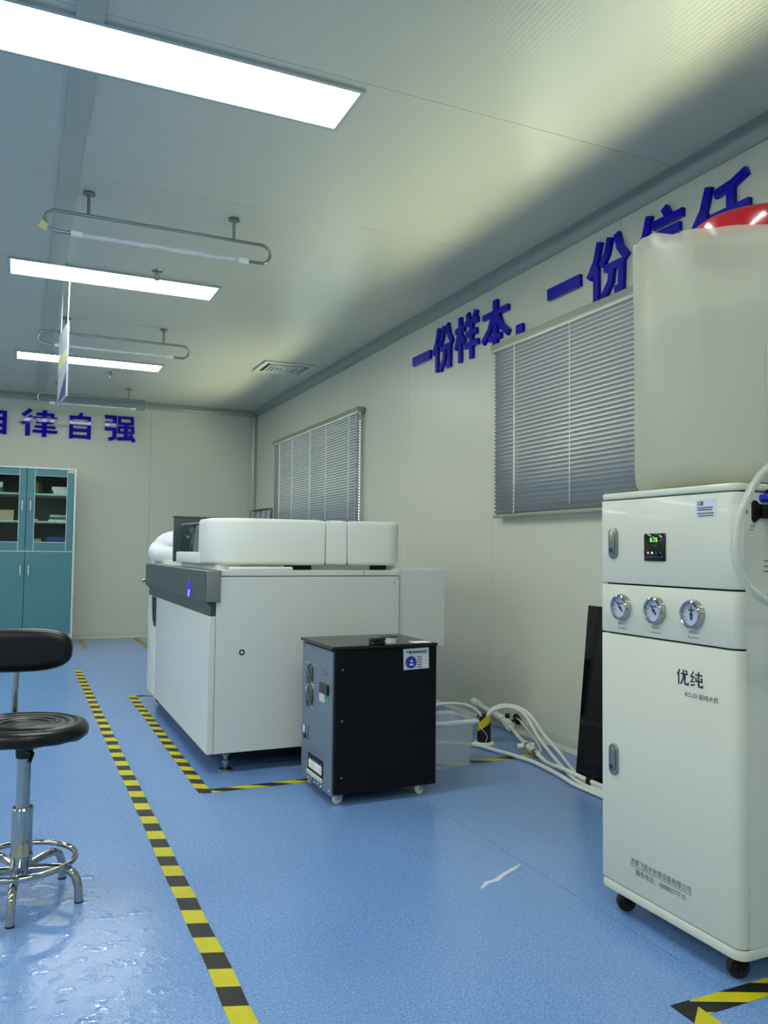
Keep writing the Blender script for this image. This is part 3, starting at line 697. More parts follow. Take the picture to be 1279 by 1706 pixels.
    MB().box(1.61, 1.70, 3.752, 3.757, .906, .927).build('deck_slot', M['dark'], t)
    MB().box(.84, 1.75, 3.76, 5.3, .905, .928).build('cover_plinth', M['plastic'], t)
    MB().box(1.19, 1.44, 3.93, 4.0, 1.1475, 1.156, .003, 1).build('top_grip', M['black'], t)
    rb = MB().box(x1+.004, 1.973, y0+.012, 4.25, .523, .912, .003, 1).build('rear_box', M['white'], t)
    for x, y in ((.886, 3.70), (1.62, 3.70), (1.62, 5.38)):
        f = MB().lathe([(0, 0), (.03, 0), (.03, .006), (.012, .012), (.012, .03), (.018, .032), (.018, .044), (.01, .046), (.01, .062), (.016, .064), (.016, .072), (.008, .074), (.008, .1), (0, .1)], (x, y, 0), seg=20).build('levelling_foot', M['steel'], t)
    for x, y in ((.85, 5.40), (.86, 5.24)): caster(t, x, y, .098, M['rubber'], M['black'], .045, math.radians(20))
def caster(t, x, y, top, mw, mf, r=.024, yaw=0.0, w=.02):
    """fork as the part, wheel as its sub-part; wheel touches the floor"""
    r = min(r, top*.5); mx = Matrix.Translation((x, y, 0))@Matrix.Rotation(yaw, 4, 'Z')@Matrix.Translation((-x, -y, 0)); m = MB()
    m.cyl((x, y, top-.012), (x, y, top+.004), .016, 14); ox = r*.45
    for s in (-1, 1): m.prism([(x-.014, top-.006), (x+.014, top-.006), (x+ox+.009, r-.006), (x+ox-.009, r-.006)], y+s*(w/2+.003)-.0015, y+s*(w/2+.003)+.0015, 'y')
    m.box(x-.016, x+.016, y-w/2-.005, y+w/2+.005, top-.009, top-.004)
    m.v = [tuple(mx@Vector(v)) for v in m.v]
    f = m.build('caster', mf, t)
    q = MB().lathe([(0, -w/2), (r*.45, -w/2), (r*.5, -w/2+.003), (r*.85, -w/2+.002), (r, -w/2+.005), (r, w/2-.005), (r*.85, w/2-.002), (r*.5, w/2-.003), (r*.45, w/2), (0, w/2)], (x+ox, y, r), (0, 1, 0), 24)
    q.cyl((x+ox, y-w/2-.006, r), (x+ox, y+w/2+.006, r), .004, 8)
    q.v = [tuple(mx@Vector(v)) for v in q.v]; q.build('wheel', mw, f)
analyser()

# ---------------------------------------------------------------- person bending over the far end of the machine
def skinned(name, m, verts, edges, radii, parent, root=0, sub=2):
    o0 = ORG[parent.name]; me = bpy.data.meshes.new(name); me.from_pydata([tuple(Vector(v)-o0) for v in verts], edges, [])
    o = bpy.data.objects.new(name, me); COL.objects.link(o); o.modifiers.new('skin', 'SKIN')
    sv = me.skin_vertices[0].data if me.skin_vertices else None
    if sv is None:
        bpy.context.view_layer.objects.active = o; sv = me.skin_vertices.new().data if hasattr(me.skin_vertices, 'new') else me.skin_vertices[0].data
    for i, r in enumerate(radii): sv[i].radius = r if isinstance(r, tuple) else (r, r)
    sv[root].use_root = True
    s = o.modifiers.new('sub', 'SUBSURF'); s.levels = s.render_levels = sub
    dg = bpy.context.evaluated_depsgraph_get(); dg.update(); nm = bpy.data.meshes.new_from_object(o.evaluated_get(dg)); bpy.data.objects.remove(o)
    nm.materials.clear(); nm.materials.append(m); nm.shade_smooth(); return link(name, nm, parent, o0)
def person():
    t = thing('person', 'person in white coat bending over the far end of the white machine', 'person', (1.06, 6.05, 0))
    V = [(1.07, 6.05, .90), (1.05, 5.93, .985), (1.03, 5.78, 1.00), (1.045, 5.66, 1.06), (1.075, 5.59, 1.08), (1.105, 5.50, 1.085), (1.13, 5.42, 1.06),
         (.90, 5.72, .985), (.872, 5.62, .975), (.875, 5.555, .965), (.955, 5.43, .957), (1.0, 5.385, .945),
         (1.17, 5.70, 1.0), (1.235, 5.60, .985), (1.24, 5.55, .97), (1.20, 5.43, .955), (1.17, 5.39, .945),
         (.985, 6.06, .84), (.97, 6.05, .47), (.96, 6.09, .10), (.955, 6.06, .04), (.95, 5.96, .03),
         (1.15, 6.06, .84), (1.165, 6.04, .47), (1.17, 6.08, .10), (1.17, 6.05, .04), (1.175, 5.95, .03)]
    E = [(0, 1), (1, 2), (2, 3), (3, 4), (4, 5), (5, 6), (2, 7), (7, 8), (8, 9), (9, 10), (10, 11), (2, 12), (12, 13), (13, 14), (14, 15), (15, 16), (0, 17), (17, 18), (18, 19), (19, 20), (20, 21), (0, 22), (22, 23), (23, 24), (24, 25), (25, 26)]
    R = [.10, .08, .075, .05, .05, .088, .075, .06, .048, .042, .032, .03, .06, .048, .042, .032, .03, .085, .058, .038, .036, .03, .085, .058, .038, .036, .03]
    skinned('body', M['skin'], V, E, R, t)
    # fingers, curled on to the deck
    for hx, s in ((1.0, 1), (1.17, -1)):
        for k in range(4):
            a = hx+s*(-.02+.017*k); l = (.034, .042, .04, .03)[k]
            skinned('finger', M['skin'], [(a, 5.385, .945), (a+s*.003, 5.385-l, .935), (a+s*.004, 5.385-l*1.6, .917)], [(0, 1), (1, 2)], [.0095, .009, .0075], t, 0, 1)
        skinned('thumb', M['skin'], [(hx+s*.022, 5.40, .943), (hx+s*.046, 5.375, .93), (hx+s*.05, 5.35, .918)], [(0, 1), (1, 2)], [.011, .01, .008], t, 0, 1)
    # white coat: one lofted shell from hem to neck, and two sleeves
    rings = [((1.065, 6.095, .47), .20, .155), ((1.065, 6.10, .60), .198, .152), ((1.068, 6.095, .76), .195, .152), ((1.068, 6.06, .89), .188, .15), ((1.055, 5.97, .975), .178, .138), ((1.04, 5.88, 1.0), .18, .128), ((1.03, 5.79, 1.008), .187, .122), ((1.03, 5.72, 1.03), .172, .105), ((1.035, 5.675, 1.045), .12, .08), ((1.042, 5.645, 1.06), .074, .06)]
    m = MB(); n = 28; vs = []; fs = []
    for k, (p, a, b_) in enumerate(rings):
        p = Vector(p); q0 = Vector(rings[max(0, k-1)][0]); q1 = Vector(rings[min(len(rings)-1, k+1)][0]); tt = q1-q0; tt.x = 0; tt.normalize(); up = Vector((1, 0, 0)).cross(tt)
        for i in range(n):
            th = 2*PI*i/n; f = 1+(.035*math.sin(5*th+k)*max(0, (3-k)/3)) + .012*math.sin(4*th+1.7*k)
            vs.append(p+Vector((a*math.cos(th)*f, 0, 0))+up*(b_*math.sin(th)*f))
    for k in range(len(rings)-1):
        for i in range(n): l = (i+1) % n; fs.append((k*n+i, k*n+l, (k+1)*n+l, (k+1)*n+i))
    fs.append(tuple(range(n))[::-1])
    ct = m.add(vs, fs).build('lab_coat', M['coat'], t, sharp=80)
    for P in ([(.93, 5.76, 1.0), (.885, 5.70, .985), (.862, 5.62, .972), (.868, 5.55, .963), (.905, 5.475, .962), (.965, 5.41, .955)], [(1.13, 5.76, 1.0), (1.19, 5.70, .99), (1.24, 5.62, .975), (1.245, 5.55, .966), (1.225, 5.475, .962), (1.185, 5.41, .955)]):
        MB().tube(bez(P, 6), lambda u: .082-.03*u-.006*math.sin(18*u)*u, 16).build('sleeve', M['coat'], ct, sharp=80)
    MB().lathe([(.056, -.02), (.066, -.02), (.068, .02), (.058, .025), (.056, -.02)], (1.038, 5.645, 1.062), (.2, -.93, .3), 20).build('collar', M['coat'], t)
    for hx in (.97, 1.165):
        skinned('trouser_leg', M['coat'], [(hx, 6.06, .6), (hx, 6.05, .40), (hx, 6.075, .09)], [(0, 1), (1, 2)], [.085, .075, .065], t, 0, 2)
        MB().prism(rrect(hx-.055, hx+.045, 5.87, 6.12, .04), 0, .06, bev=.015).build('shoe', M['plastic'], t)
    hd = (1.115, 5.46, 1.095)
    MB().lathe([(0, .105), (.05, .098), (.085, .07), (.1, .02), (.098, -.02), (.08, -.05), (0, -.05)], hd, (-.05, .35, .93), 24).build('hair', M['hair'], t)
    f = MB().lathe([(0, .012), (.01, .006), (.014, 0), (0, 0)], (1.12, 5.372, 1.05), (0, -1, -.2), 10)
    f.build('nose', M['skin'], t)
    for s in (-1, 1): MB().lathe([(0, .006), (.008, .003), (.011, 0), (0, 0)], (1.12+s*.03, 5.377, 1.075), (s*.2, -1, 0), 12).build('eye', M['ink'], t)
person()

# ---------------------------------------------------------------- black power unit on casters
def power_unit():
    x0, x1, y0, y1, z0, z1 = 1.142, 1.594, 3.0, 3.385, .045, .622
    t = thing('power_unit', 'black tower power unit on white casters with grey fan panel', 'power unit', ((x0+x1)/2, (y0+y1)/2, 0))
    MB().box(x0+.004, x1, y0, y1, z0, z1-.014, .003, 1).build('case', M['black'], t)
    MB().box(x0-.012, x1+.004, y0-.004, y1+.004, z1-.014, z1, .003, 1).build('top_cover', M['topblack'], t)
    xp = x0-.003
    pn = MB().box(xp, x0+.006, y0+.016, y1-.003, z0-.008, z1-.022, .001, 1).build('rear_panel', M['midgrey'], t)
    for z in (.478, .382):
        yc = 3.279
        MB().lathe([(0, .0006), (.041, .0006), (.041, 0), (0, 0)], (xp, yc, z), (-1, 0, 0), 24).build('fan_opening', M['dark'], pn)
        fb = MB().lathe([(0, .0012), (.012, .0012), (.012, 0)], (xp-.0005, yc, z), (-1, 0, 0), 16)
        for k in range(7):
            a = 2*PI*k/7; pts = [(xp-.001, yc+r*math.cos(a+q), z+r*math.sin(a+q)) for r, q in ((.011, 0), (.036, .25), (.036, .75), (.011, .55))]
            fb.add(pts, [(0, 1, 2, 3)])
        fb.build('fan_blades', M['rubber'], pn)
        g = MB()
        for r in (.012, .02, .028, .036, .044): g.tube([(xp-.006, yc+r*math.cos(a), z+r*math.sin(a)) for a in [2*PI*k/24 for k in range(24)]], .0009, 5, True)
        for s in (-1, 1): g.tube([(xp-.001, yc-.046, z-.046*s), (xp-.0075, yc-.03, z-.03*s), (xp-.0075, yc+.03, z+.03*s), (xp-.001, yc+.046, z+.046*s)], .002, 6)
        for a in (-1, 1):
            for b in (-1, 1): g.lathe([(0, .004), (.005, .003), (.006, 0)], (xp, yc+.043*a, z+.043*b), (-1, 0, 0), 8)
        g.build('fan_guard', M['steel'], pn)
    MB().box(xp-.009, xp, 3.05, 3.147, .422, .465, .003, 1).build('breaker_cover', M['shiny_black'], pn)
    bl = MB().box(xp-.006, xp, 3.09, 3.15, .388, .421, .002, 1).build('breaker', M['sticker'], pn)
    MB().box(xp-.004, xp, 3.055, 3.088, .393, .407, .001, 1).build('earth_label', M['greenlabel'], pn)
    so = MB()
    for a in ((3.068, 3.124, .5105, .512), (3.068, 3.124, .499, .5005), (3.068, 3.0695, .499, .512), (3.1225, 3.124, .499, .512)): so.box(xp-.0008, xp, *a)
    so.build('slot_cover', M['ink'], pn)
    pt = MB().box(xp-.003, xp, 3.296, 3.35, .198, .262, .001, 1).build('port_plate', M['steel'], pn)
    MB().box(xp-.008, xp-.003, 3.325, 3.343, .226, .255, .003, 1).build('port_socket', M['plastic'], pt)
    MB().box(xp-.009, xp-.003, 3.322, 3.345, .2, .22, .003, 1).build('serial_port', M['sticker_blue'], pt)
    tb = MB().box(xp-.0008, xp+.0002, 3.104, 3.291, .066, .152).build('terminal_bay', M['dark'], pn)
    for k in range(6): MB().box(xp-.009, xp-.001, 3.112+.026*k, 3.133+.026*k, .094, .13, .004, 1).build('terminal', M['paper'], tb)
    for k in range(6): MB().cyl((xp-.004, 3.122+.026*k, .131), (xp-.004, 3.122+.026*k, .139), .004, 8).build('terminal_screw', M['chrome'], tb)
    MB().box(xp-.009, xp, 3.106, 3.289, .066, .082, .002, 1).build('terminal_shelf', M['pale'], tb)
    for k in range(5): MB().lathe([(0, .008), (.006, .007), (.008, .003), (.008, 0)], (xp, 3.27-.036*k, .047+.003*(k % 2)), (-1, 0, 0), 10).build('cable_gland', M['chrome'], pn)
    for y, z in ((3.355, .585), (3.36, .545), (3.17, .575), (3.05, .572), (3.10, .22), (3.10, .18), (3.2, .178), (3.36, .02+.045), (3.04, .055), (3.11, .032+.02), (3.25, .59)):
        MB().lathe([(0, .003), (.004, .002), (.005, 0)], (xp, y, z), (-1, 0, 0), 8).build('screw', M['chrome'], pn)
    for z in (.33, .53, .11): MB().lathe([(0, .002), (.003, .001), (.004, 0)], (x0+.035, y0, z), (0, -1, 0), 8).build('screw', M['steel'], t)
    # printed equipment card
    rot = Matrix.Translation((1.50, 0, .56))@Matrix.Rotation(math.radians(-1.5), 4, 'Y')@Matrix.Translation((-1.50, 0, -.56))
    st = MB().box(1.441, 1.557, y0-.0012, y0-.0002, .518, .603, mtx=rot).build('status_card', M['sticker'], t)
    MB().box(1.527, 1.553, y0-.0018, y0-.0012, .524, .572, mtx=rot).build('write_in_strip', M['paper'], st)
    MB().lathe([(0, .0006), (.025, .0006), (.025, 0), (0, 0)], (1.475, y0-.0012, .547), (0, -1, 0), 28).build('round_badge', M['sticker_blue'], st)
    MB().lathe([(0, .0004), (.005, .0004), (.005, 0)], (1.477, y0-.0018, .552), (0, -1, 0), 14).box(1.468, 1.486, y0-.0022, y0-.0018, .534, .541).build('badge_figure', M['paper'], st)
    text('card_title', '设备状态标识牌', .0118, (1.451, y0-.0012, .5835), '-y', M['ink'], st, width=.094, bold=.0004)
    ln = MB()
    for k in range(5): ln.box(1.503, 1.524, y0-.0017, y0-.0012, .566-.0105*k, .570-.0105*k)
    for k in range(3): ln.box(1.53, 1.55, y0-.0022, y0-.0018, .565-.012*k, .5665-.012*k)
    ln.build('small_print', M['inkgrey'], st)
    for x in (x0+.045, x1-.045):
        for y in (y0+.045, y1-.045): caster(t, x, y, z0+.004, M['plastic'], M['steel'], .024, math.radians(200), .018)
power_unit()
def adhesive_roll():
    c = (1.412, 3.075, .622); t = thing('tape_roll', 'white roll of tape with dark rim on top of black power unit', 'tape roll', c)
    MB().lathe([(.016, 0), (.03, 0), (.03, .022), (.016, .022), (.016, 0)], c, seg=28).build('roll', M['plastic'], t)
    MB().lathe([(.0145, .023), (.034, .023), (.036, .026), (.034, .029), (.0145, .029), (.0145, .023)], c, seg=28).build('rim', M['grey'], t)
    MB().lathe([(.0143, 0), (.016, 0), (.016, .0225), (.0143, .0225), (.0143, 0)], c, seg=28).build('core', M['card'], t)
adhesive_roll()
def clamp_():
    t = thing('black_clip', 'small black clip tool lying on top of black power unit', 'clip', (1.335, 3.03, .622))
    mx = Matrix.Translation((1.335, 3.03, 0))@Matrix.Rotation(.35, 4, 'Z')@Matrix.Translation((-1.335, -3.03, 0))
    MB().box(1.302, 1.368, 3.012, 3.046, .622, .634, .004, 2, mx).build('lower_jaw', M['rubber'], t)
    MB().box(1.30, 1.372, 3.014, 3.044, .6345, .648, .005, 2, mx).build('upper_jaw', M['rubber'], t)
    MB().cyl((1.325, 3.012, .65), (1.325, 3.046, .65), .005, 12).build('pivot', M['steel'], t)
clamp_()
solid('paper_slip', (1.50, 1.58, 3.015, 3.075, .6221, .6229), 'paper', 'small white paper slip at the right edge of the power unit top', 'paper', None, 0)

# ---------------------------------------------------------------- clear bin, drain, pipes and hoses by the wall
def storage_bin():
    x0, x1, y0, y1, h = 1.665, 1.955, 3.325, 3.53, .222
    t = thing('storage_bin', 'clear plastic storage bin on the floor behind the black power unit', 'bin', ((x0+x1)/2, (y0+y1)/2, 0))
    def shell(d, z, e): return rrect(x0-d+e, x1+d-e, y0-d+e, y1+d-e, .03-e*.5, 5)
    lv = [(0, .001, 0), (.002, .012, 0), (.015, .205, 0)]; n = len(shell(0, 0, 0)); vs = []; fs = []
    for d, z, e in lv+[(.0125, .205, 0), (0, .004, .002)]: vs += [(a, b, z) for a, b in shell(d, z, e)]
    for k in range(4):
        for i in range(n): j = (i+1) % n; fs.append((k*n+i, k*n+j, (k+1)*n+j, (k+1)*n+i))
    fs += [tuple(range(n))[::-1], tuple(range(4*n, 5*n))]
    MB().add(vs, fs).build('tub', M['bin'], t)
    mb = MB(); A = [(a, b) for a, b in shell(.012, 0, 0)]; B = [(a, b) for a, b in shell(.034, 0, 0)]; vs = []; fs = []
    for P, z in ((A, .205), (B, .205), (B, .216), (A, .222)): vs += [(a, b, z) for a, b in P]
    for k in range(4):
        for i in range(n): j = (i+1) % n; fs.append((k*n+i, k*n+j, ((k+1) % 4)*n+j, ((k+1) % 4)*n+i))
    mb.add(vs, fs).build('rim', M['bin_rim'], t)
storage_bin()
def drain():
    c = (2.252, 3.705, 0); t = thing('drain_pipe', 'short black drain pipe wrapped in black and yellow tape, on the floor by the wall', 'pipe', c)
    MB().lathe([(0, 0), (.056, 0), (.054, .006), (.04, .01), (0, .01)], c, seg=28).build('floor_collar', M['plastic'], t)
    MB().lathe([(.036, .01), (.036, .145), (.03, .145), (.03, .01)], c, seg=28).build('pipe', M['rubber'], t)
    y = MB(); n = 14
    for k in range(n):
        a0 = PI*.95+k*.17; z0 = .10-.0015*k
        for a, b in ((a0, a0+.17),):
            p = lambda a, z: (c[0]+.0372*math.cos(a), c[1]+.0372*math.sin(a), z)
            y.add([p(a, .06+.004*k), p(b, .064+.004*k), p(b, min(.145, .10+.006*k)), p(a, min(.145, .094+.006*k))], [(0, 1, 2, 3)])
    y.build('yellow_wrap', M['yellow'], t)
drain()
def hose(name, pts, r, m, label, n=10, group='white hoses along the wall'):
    tag(MB().tube(bez(pts, n), r, 10).build(name, M[m], loc=pts[0]), label, 'hose', group)
hose('hose', [(1.745, 3.735, .05), (1.80, 3.75, .17), (1.95, 3.74, .205), (2.08, 3.735, .212), (2.18, 3.72, .19), (2.235, 3.71, .14), (2.245, 3.707, .06)], .0085, 'hose', 'white hose arching over the clear bin into the taped drain pipe')
hose('hose', [(2.262, 3.70, .06), (2.266, 3.70, .13), (2.305, 3.70, .178), (2.385, 3.68, .192), (2.45, 3.60, .165), (2.46, 3.47, .08), (2.43, 3.30, .03), (2.335, 3.08, .02), (2.245, 2.86, .02), (2.23, 2.6, .02)], .0085, 'hose', 'white hose rising from the taped drain pipe, upper of the two arches')
hose('hose', [(2.255, 3.69, .06), (2.262, 3.69, .125), (2.29, 3.68, .17), (2.37, 3.655, .188), (2.425, 3.585, .158), (2.42, 3.46, .07), (2.38, 3.29, .024), (2.295, 3.08, .018), (2.22, 2.86, .018), (2.21, 2.6, .018)], .0085, 'hose', 'white hose rising from the taped drain pipe, lower of the two arches')
hose('hose', [(1.76, 3.78, .013), (2.0, 3.75, .013), (2.151, 3.662, .012), (2.2, 3.5, .012), (2.225, 3.39, .012), (2.245, 3.24, .012), (2.225, 3.03, .012), (2.195, 2.85, .012), (2.2, 2.6, .012)], .0095, 'hose', 'white hose lying on the floor from behind the bin to the purifier')
def supply_pipe():
    t = thing('supply_pipe', 'white plastic supply pipe with valve and fittings low along the right wall', 'pipe', (2.5, 3.9, .05))
    MB().tube([(2.515, 4.24, .10), (2.505, 3.95, .068), (2.495, 3.86, .055)], .016, 14).build('pipe_run', M['hose'], t)
    MB().cyl((2.516, 4.26, .103), (2.512, 4.19, .095), .024, 16).build('end_cap', M['plastic'], t)
    MB().tube([(2.51, 4.0, .075), (2.50, 3.90, .062)], .022, 16).build('coupling', M['plastic'], t)
    v = MB().tube([(2.498, 3.875, .06), (2.47, 3.79, .052)], .025, 16).build('valve_body', M['plastic'], t)
    MB().cyl((2.50, 3.85, .06), (2.555, 3.85, .075), .008, 10).lathe([(0, 0), (.03, 0), (.032, .006), (.03, .012), (0, .012)], (2.548, 3.85, .073), (1, 0, .25), 20).build('hand_wheel', M['rubber'], v)
    MB().cyl((2.5, 3.865, .08), (2.5, 3.865, .105), .013, 12).build('valve_knob', M['rubber'], v)
    MB().tube(bez([(2.47, 3.79, .05), (2.42, 3.66, .045), (2.36, 3.50, .04), (2.33, 3.42, .036)], 6), .0095, 12).build('link_hose', M['hose'], t)
    tee = MB().tube([(2.345, 3.46, .04), (2.305, 3.30, .032)], .019, 14).tube([(2.335, 3.44, .04), (2.29, 3.45, .035)], .014, 12).tube([(2.322, 3.37, .04), (2.322, 3.37, .068)], .013, 12).build('tee_fitting', M['plastic'], t)
    for a, b in (((2.338, 3.43, .039), (2.332, 3.41, .038)), ((2.312, 3.33, .033), (2.305, 3.30, .032))): MB().cyl(a, b, .0215, 16).build('clamp_ring', M['steel'], tee)
    MB().tube(bez([(2.305, 3.30, .03), (2.28, 3.18, .02), (2.255, 3.0, .033), (2.236, 2.85, .036), (2.232, 2.62, .036)], 6), .0095, 10).build('tail_hose', M['hose'], t)
    MB().tube(bez([(2.555, 3.9, .09), (2.54, 3.8, .075), (2.5, 3.66, .05), (2.42, 3.45, .03), (2.37, 3.36, .02)], 6), .004, 8).build('thin_line', M['hose'], t)
supply_pipe()
tag(MB().tube(bez([(2.235, 3.66, .015), (2.24, 3.655, .05), (2.2, 3.66, .10), (2.19, 3.665, .135), (2.23, 3.69, .15)], 6), .0013, 6).build('cable_tie_tail', M['cord'], loc=(2.235, 3.66, 0)), 'thin pale wire looping beside the taped drain pipe', 'wire')
solid('hose_clip', (2.215, 2.275, 2.805, 2.825, .004, .052), 'rubber', 'small black clip around the white hoses near the purifier', 'clip', None, .004)
def lean_panel():
    t = thing('leaning_panel', 'tall gloss black panel leaning by the right wall behind the purifier', 'panel', (2.29, 2.7, 0))
    mx = Matrix.Translation((2.262, 0, 0))@Matrix.Rotation(math.radians(5.4), 4, 'Y')@Matrix.Translation((-2.262, 0, 0))
    MB().box(2.262, 2.285, 2.47, 2.955, .002, .77, .003, 1, mx).build('panel', M['shiny_black'], t)
lean_panel()

# ---------------------------------------------------------------- water purifier cabinet
def purifier():
    x0, x1, y0, y1 = 1.54, 2.215, 1.40, 1.888
    t = thing('water_purifier', 'tall cream water purifier cabinet on black casters with three round gauges', 'purifier', ((x0+x1)/2, (y0+y1)/2, 0))
    rr = (.03, .012, .012, .012)
    MB().prism(rrect(x0+.03, x1, y0+.0015, y1-.0015, (.001, .012, .012, .001)), .086, 1.15).build('body', M['cream'], t)
    MB().prism(rrect(x0, x1, y0, y1, rr), .06, .0855, bev=.004).build('base_rim', M['cream'], t)
    MB().prism(rrect(x0, x1, y0, y1, rr), 1.1535, 1.172, bev=.005, seg=3).build('top_rim', M['cream'], t)
    MB().box(x0+.02, x0+.034, y0+.004, y1-.004, .0855, 1.154).build('gap_lining', M['dark'], t)
    fr = rrect(x0, x0+.029, y0, y1, (.026, .001, .001, .006))
    lo = MB().prism(fr, .088, .7735, bev=.0022, seg=2).build('door', M['cream'], t)
    mid = MB().prism(fr, .7785, .913, bev=.0015, seg=2).build('gauge_strip', M['cream'], t)
    up = MB().prism(fr, .9175, 1.1505, bev=.0022, seg=2).build('door', M['cream'], t)
    for par, z0, z1 in ((up, .985, 1.074), (lo, .381, .468)):
        yc = 1.834; zc = (z0+z1)/2; hh = (z1-z0)/2
        cap = lambda w_, h_: [(yc+w_*math.cos(a), zc+(h_-w_)*(1 if math.sin(a) >= 0 else -1)+w_*math.sin(a)) for a in [2*PI*(k+.5)/28 for k in range(28)]]
        MB().prism(cap(.0175, hh), x0-.006, x0+.002, 'x', bev=.002).prism(cap(.0115, hh*.74), x0-.0105, x0-.005, 'x', bev=.0015).build('latch', M['steel'], par)
        k_ = MB().lathe([(0, .0015), (.006, .0015), (.0065, 0)], (x0-.0105, yc, zc-hh*.45), (-1, 0, 0), 14); k_.build('lock', M['ink'], par)
    # digital display
    ds = MB().box(x0-.004, x0+.001, 1.630, 1.709, .981, 1.055, .0025, 2).build('display', M['shiny_black'], up)
    text('readout', '0.15', .0155, (x0-.004, 1.6845, 1.0325), '-x', M['led_green'], up, width=.028, bold=.0004)
    text('unit', 'MΩ', .006, (x0-.004, 1.6515, 1.0335), '-x', M['inkgrey'], up)
    text('caption', '产水水质', .0055, (x0-.004, 1.677, 1.020), '-x', M['inkgrey'], up, width=.019)
    text('caption', '电源 制水 缺水 水满', .0048, (x0-.004, 1.700, .990), '-x', M['inkgrey'], up, width=.06)
    for y, m in ((1.692, 'led_r'), (1.677, 'led_g'), (1.661, 'grey'), (1.646, 'grey')): MB().lathe([(0, .0016), (.0026, .001), (.003, 0)], (x0-.004, y, 1.003), (-1, 0, 0), 12).build('pilot_lamp', M[m], up)
    st = MB().box(x0-.0006, x0+.0006, 1.462, 1.527, 1.0905, 1.137).build('notice_sticker', M['sticker'], up)
    text('sticker_mark', 'C洁', .012, (x0-.0006, 1.521, 1.1225), '-x', M['ink'], up, bold=.0004)
    ln = MB()
    for z, y_, w_ in ((1.116, 1.521, .047), (1.1105, 1.521, .045), (1.102, 1.521, .052), (1.096, 1.519, .048)):
        yy = y_
        while yy > y_-w_: ln.box(x0-.0012, x0-.0006, yy-.0028, yy, z-.0015, z+.0015); yy -= .0036
    ln.build('small_print', M['inkgrey'], up)
    # gauges
    for y, ang, cn, en in ((1.800, 40, '进水压力', 'Inlet Pressure'), (1.668, 40, '膜前压力', 'Output Pressure'), (1.537, 0, '高压压力', 'Pump Pressure')):
        z = .851; c = (x0, y, z); ax = (-1, 0, 0)
        g = MB().lathe([(.0375, 0), (.0375, .004), (.034, .014), (.031, .016), (.0285, .015), (.0275, .008), (.0275, 0)], c, ax, 40).build('pressure_gauge', M['chrome'], mid)
        MB().lathe([(0, .007), (.028, .007), (.028, .004)], c, ax, 32).build('dial', M['dial'], mid)
        tk = MB()
        for k in range(11):
            a = math.radians(225-27*k); q = [(x0-.0074, y-r*math.cos(a)-s*math.sin(a)*.0008, z+r*math.sin(a)-s*math.cos(a)*.0008) for r, s in ((.019, -1), (.025, -1), (.025, 1), (.019, 1))]
            tk.add(q, [(0, 1, 2, 3)])
        tk.box(x0-.0075, x0-.0071, y-.010, y+.010, z+.008, z+.013).build('dial_print', M['inkgrey'], mid)
        a = math.radians(ang); R = lambda u, v: (y-(u*math.cos(a)-v*math.sin(a)), z+u*math.sin(a)+v*math.cos(a))
        MB().prism([R(-.0025, -.014), R(.0025, -.014), R(.0022, 0), R(.0006, .021), R(-.0006, .021), R(-.0022, 0)], x0-.0095, x0-.0085, 'x').cyl((x0-.0075, y, z), (x0-.0105, y, z), .0035, 12).build('needle', M['ink'], mid)
        text('gauge_caption', cn, .0088, (x0, y+.0155, .803), '-x', M['inkgrey'], mid, width=.031)
        text('gauge_caption', en, .0075, (x0, y+.018, .7905), '-x', M['inkgrey'], mid, width=.037, shear=.2)
    BL = {'you': [((25, 98), (5, 62)), ((17, 78), (17, 1)), ((34, 72), (94, 72)), ((57, 98), (55, 40), (33, 3)), ((69, 70), (69, 12), (76, 6), (95, 6), (95, 20)), ((76, 97), (88, 82))],
          'chun': [((26, 98), (7, 64), (30, 64), (7, 30), (36, 34)), ((4, 8), (38, 16)), ((42, 80), (98, 80)), ((48, 64), (48, 40), (94, 40)), ((94, 64), (94, 34)), ((70, 99), (70, 14), (78, 6), (98, 6), (98, 18))]}
    for nm, yy in (('you', 1.5945), ('chun', 1.5495)): strokes(MB(), BL[nm], (x0, yy, .671), '-x', .0405, .0385, 9.5, .0006).build('brand_lettering', M['ink'], lo)
    text('type_lettering', 'RO-DI 超纯水机', .0155, (x0, 1.569, .6435), '-x', M['inkgrey'], lo, width=.108, bold=.0001, shear=.15)
    text('company_lettering', '济南飞蓝水处理设备有限公司', .0185, (x0, 1.7695, .1625), '-x', M['inkgrey'], lo, width=.218, bold=.0001)
    MB().box(x0-.0007, x0, 1.5515, 1.7695, .1572, .1582).build('underline', M['inkgrey'], lo)
    text('phone_lettering', '服务电话：18888377710', .0178, (x0, 1.7485, .1385), '-x', M['inkgrey'], lo, width=.178, bold=.0001)
    # right hand side: socket, inlets and their captions
    ys = y0+.0015
    MB().prism([(1.588, 1.084), (1.594, 1.078), (1.601, 1.08), (1.612, 1.088), (1.66, 1.088), (1.66, 1.122), (1.612, 1.122), (1.602, 1.13), (1.594, 1.131), (1.588, 1.125)], ys-.006, ys, 'y', bev=.0015, seg=1).build('socket_flange', M['black'], t)
    MB().box(1.612, 1.655, ys-.02, ys-.005, 1.09, 1.12, .004, 2).build('socket', M['black'], t)
    text('side_caption', '电源', .008, (1.583, ys, 1.066), '-y', M['inkgrey'], t); text('side_caption', 'Power', .0065, (1.581, ys, 1.0585), '-y', M['inkgrey'], t)
    for z in (.985, .972, .960):
        MB().box(1.628, 1.70, ys-.0006, ys, z, z+.003).build('side_print', M['inkgrey'], t)
    MB().box(1.5555, 1.558, ys-.001, ys, 1.115, 1.123).box(1.573, 1.576, ys-.001, ys, 1.098, 1.107).build('vent_slot', M['dark'], t)
